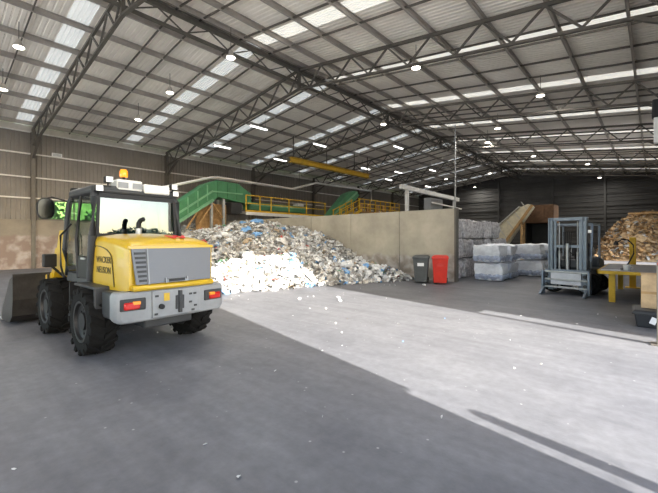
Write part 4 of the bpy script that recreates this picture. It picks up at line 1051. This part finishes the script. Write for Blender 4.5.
# larger pieces lying on the heap
def crumple(name, loc, r, m_, label, group, seed):
    mb = MB(); n = 12; rings = []
    rs = random.Random(seed); off = Vector((rs.uniform(0, 50), rs.uniform(0, 50), 0))
    el = rs.uniform(.6, 1.0)
    for i in range(1, 7):
        th_ = pi*i/7; ring = []
        for k in range(n):
            ph = 2*pi*k/n
            p = Vector((sin(th_)*cos(ph), sin(th_)*sin(ph)*el, cos(th_)*.55))
            q = p*r*(1+.55*noise.noise(p*1.9+off)+.3*noise.noise(p*4.5+off))
            ring.append(q)
        rings.append(ring)
    mb.loft(rings, True)
    o = mb.build(name, m_); o.location = loc; o.rotation_euler = (rs.uniform(-.4, .4), rs.uniform(-.4, .4), rs.uniform(0, 6))
    tag(o, label, 'bag', group)
    return o
BG = [('sc_blue', [(-14.1, 10.0, .36), (-13.2, 9.9, .30), (-15.3, 11.6, .40), (-10.9, 10.0, .26), (-16.6, 10.8, .3), (-9.1, 11.2, .24), (-17.6, 12.3, .34), (-13.9, 12.0, .28)], 'crumpled light blue plastic bag lying on the waste heap', 'blue bags on the heap'),
      ('sc_red', [(-15.0, 8.4, .28), (-18.5, 11.5, .25)], 'crumpled dark red plastic bag lying on the waste heap', 'red bags on the heap'),
      ('sc_tan', [(-10.9, 7.2, .28), (-12.6, 9.0, .26), (-16.0, 12.4, .3), (-13.4, 11.2, .25)], 'torn tan cardboard scrap lying on the waste heap', 'tan scraps on the heap'),
      ('sc_white', [(-10.25, 7.75, .3), (-11.4, 8.2, .34), (-12.6, 7.4, .36), (-9.8, 8.8, .28), (-10.4, 9.6, .32), (-14.4, 9.2, .38), (-12.2, 10.6, .34), (-15.6, 10.1, .36), (-9.4, 11.6, .34), (-8.6, 12.6, .30), (-8.9, 12.0, .26), (-9.9, 12.7, .33), (-13.3, 12.9, .3), (-17.4, 11.2, .36), (-19.4, 11.9, .34), (-12.9, 8.3, .3)], 'crumpled white plastic bag lying on the waste heap', 'white bags on the heap')]
sd_ = 0
for m_, l, lab, grp in BG:
    for x, y, r in l:
        sd_ += 1; crumple('waste_bag', (x, y, max(.1, pile_h(x, y)+r*.38)), r*.85, m_, lab, grp, sd_)
# litter scraps on the floor
random.seed(3)
mb = MB()
for i in range(100):
    a = random.random()
    x, y = random.uniform(-9.8, -.5), random.uniform(2.0, 11.5)
    if random.random() < .6:
        x = -10.3+abs(random.gauss(0, 1.6)); y = random.uniform(5.4, 12.5)
    if toe_dist(x, y) > 0: continue
    scrap(mb, (x, y, .012), random.uniform(.012, .035), pick([8, 3, 1, .5, .6, .3, .1, 0]), .12)
for x, y in ((-2.75, 1.55), (-2.1, .55), (-1.9, 0.95), (-3.5, .45), (-2.2, 1.5), (-1.4, 1.0)): scrap(mb, (x, y, .012), .025, 0, .2)
for v_ in range(len(mb.v)):
    p = mb.v[v_]; mb.v[v_] = (p[0], p[1], max(.002, p[2]))
tag(mb.build('floor_litter', SC[:8]), 'small white scraps scattered over the concrete floor', 'litter', None, 'stuff')
for i, (x, y) in enumerate(((-7.35, 7.0), (-6.35, 7.55), (-6.2, 12.1), (-6.7, 7.9))):
    crumple('paper_scrap', (x, y, .03), .055, 'sc_white', ('crumpled white paper scrap on the sunlit floor', 'crumpled white paper scrap on the sunlit floor', 'small white paper ball on the floor before the bins', 'crumpled white paper scrap on the sunlit floor')[i], 'paper on the sunlit floor' if i != 2 else None, 60+i)

# ================================================================== CARDBOARD HEAP, FAR RIGHT
random.seed(21)
def card_h(x, y):
    a = max(0, 1-((x+.2)/3.3)**2); b_ = max(0, min(1, (y-35.4)/2.3))
    return 3.6*a**.6*b_**.8
mb = MB(); vs = []; nx, ny = 26, 26
for i in range(nx+1):
    for j in range(ny+1):
        x, y = -3.5+4.55*i/nx, 35.2+7*j/ny
        vs.append((x, y, card_h(x, y)-.05+random.uniform(-.05, .05)))
mb.add(vs, [(i*(ny+1)+j, (i+1)*(ny+1)+j, (i+1)*(ny+1)+j+1, i*(ny+1)+j+1) for i in range(nx) for j in range(ny)])
CSC = ['cardboard', 'tan_wood', 'sc_cream', 'sc_dark', 'rust', 'sc_white']
for i in range(1500):
    x, y = random.uniform(-3.5, .75), random.uniform(35.4, 40.2)
    h = card_h(x, y)
    if h < .05: continue
    crest = abs(y-37.75) < .55 and x > -1.9        # where the timber beam lies
    scrap(mb, (x, y, h+(random.uniform(-.12, -.04) if crest else random.uniform(-.05, .2))), random.uniform(.12, .20 if crest else .38), pick([55, 22, 12, 8, 4, 1]), .3)
tag(mb.build('cardboard_heap', CSC), 'brown heap of loose cardboard and timber at far right', 'cardboard heap', None, 'stuff')
random.seed(8)
spots = []
while len(spots) < 14:
    x, y = random.uniform(-2.8, .5), random.uniform(36.2, 40.8)
    if abs(y-37.75) < .85 and x > -2.3: continue
    if all(math.hypot(x-p, y-q) > .80 for p, q in spots): spots.append((x, y))
for x, y in spots:
    h = card_h(x, y); e = .25
    nrm = Vector((card_h(x-e, y)-card_h(x+e, y), card_h(x, y-e)-card_h(x, y+e), 2*e)).normalized()
    o = MB().box((0, 0, 0), (random.uniform(.55, .85), random.uniform(.38, .55), .03)).build('cardboard_sheet', 'cardboard')
    o.location = Vector((x, y, h))+nrm*.11
    o.rotation_euler = (nrm.to_track_quat('Z', 'Y') @ Matrix.Rotation(random.uniform(0, 3), 3, 'Z').to_quaternion()).to_euler()
    tag(o, 'flattened brown cardboard sheet on the far cardboard heap', 'cardboard', 'flattened cardboard sheets')
o = MB().box((0, 0, 0), (2.6, .5, .16)).build('timber_beam', 'tan_wood', bevel=.01); o.location = (-.25, 37.75, 3.68); tag(o, 'pale timber beam lying on top of the cardboard heap', 'timber')

# ================================================================== OUTSIDE: shrubs beyond the left window, trees across the yard
def foliage(name, loc, sx, sy, sz, n, leaf, m_, label, cat, group, trunk=None, seed=0):
    rs = random.Random(seed); t_ = thing(name, loc, 0, label, cat, group); mb = MB()
    for i in range(n):
        while True:
            p = Vector((rs.uniform(-1, 1), rs.uniform(-1, 1), rs.uniform(-1, 1)))
            if .35 < p.length < 1: break
        c = Vector((p.x*sx, p.y*sy, p.z*sz+sz+(trunk or 0)))
        a = Vector((rs.gauss(0, 1), rs.gauss(0, 1), rs.gauss(0, 1))).normalized(); b_ = a.orthogonal().normalized(); s_ = leaf*rs.uniform(.6, 1.3)
        mb.add([c-a*s_, c+b_*s_*.5, c+a*s_, c-b_*s_*.5], [(0, 1, 2, 3)])
    tag(mb.build('foliage', m_, t_), kind='stuff')
    MB().tube([(0, 0, 0), (.05, 0, (trunk or .3)*.6), (0, .05, (trunk or .3)+sz)], [.05+sx*.03, .05+sx*.025, .03], 8).build('stem', 'bark', t_)
    return t_
for i, (y, s_) in enumerate(((2.4, 1.0), (5.8, 1.1), (9.3, 1.1), (12.9, 1.1), (16.4, 1.1))):
    foliage('shrub', (-30.6-.5*(i % 2), y, -.02), 1.4*s_, 1.5*s_, 1.9*s_, 900, .16, 'leaf', 'leafy green shrub outside the left wall window', 'shrub', 'shrubs outside the left window', .3, i)
for i, y in enumerate((-19, -7.5, 4, 15.5, 27, 38.5)):
    foliage('tree', (44+2*(i % 3), y, -.02), 3.0, 5.6, 1.9, 1100, .5, 'leaf_dark', 'dark leafy tree across the yard from the doorway', 'tree', 'trees across the yard', .5, 40+i)
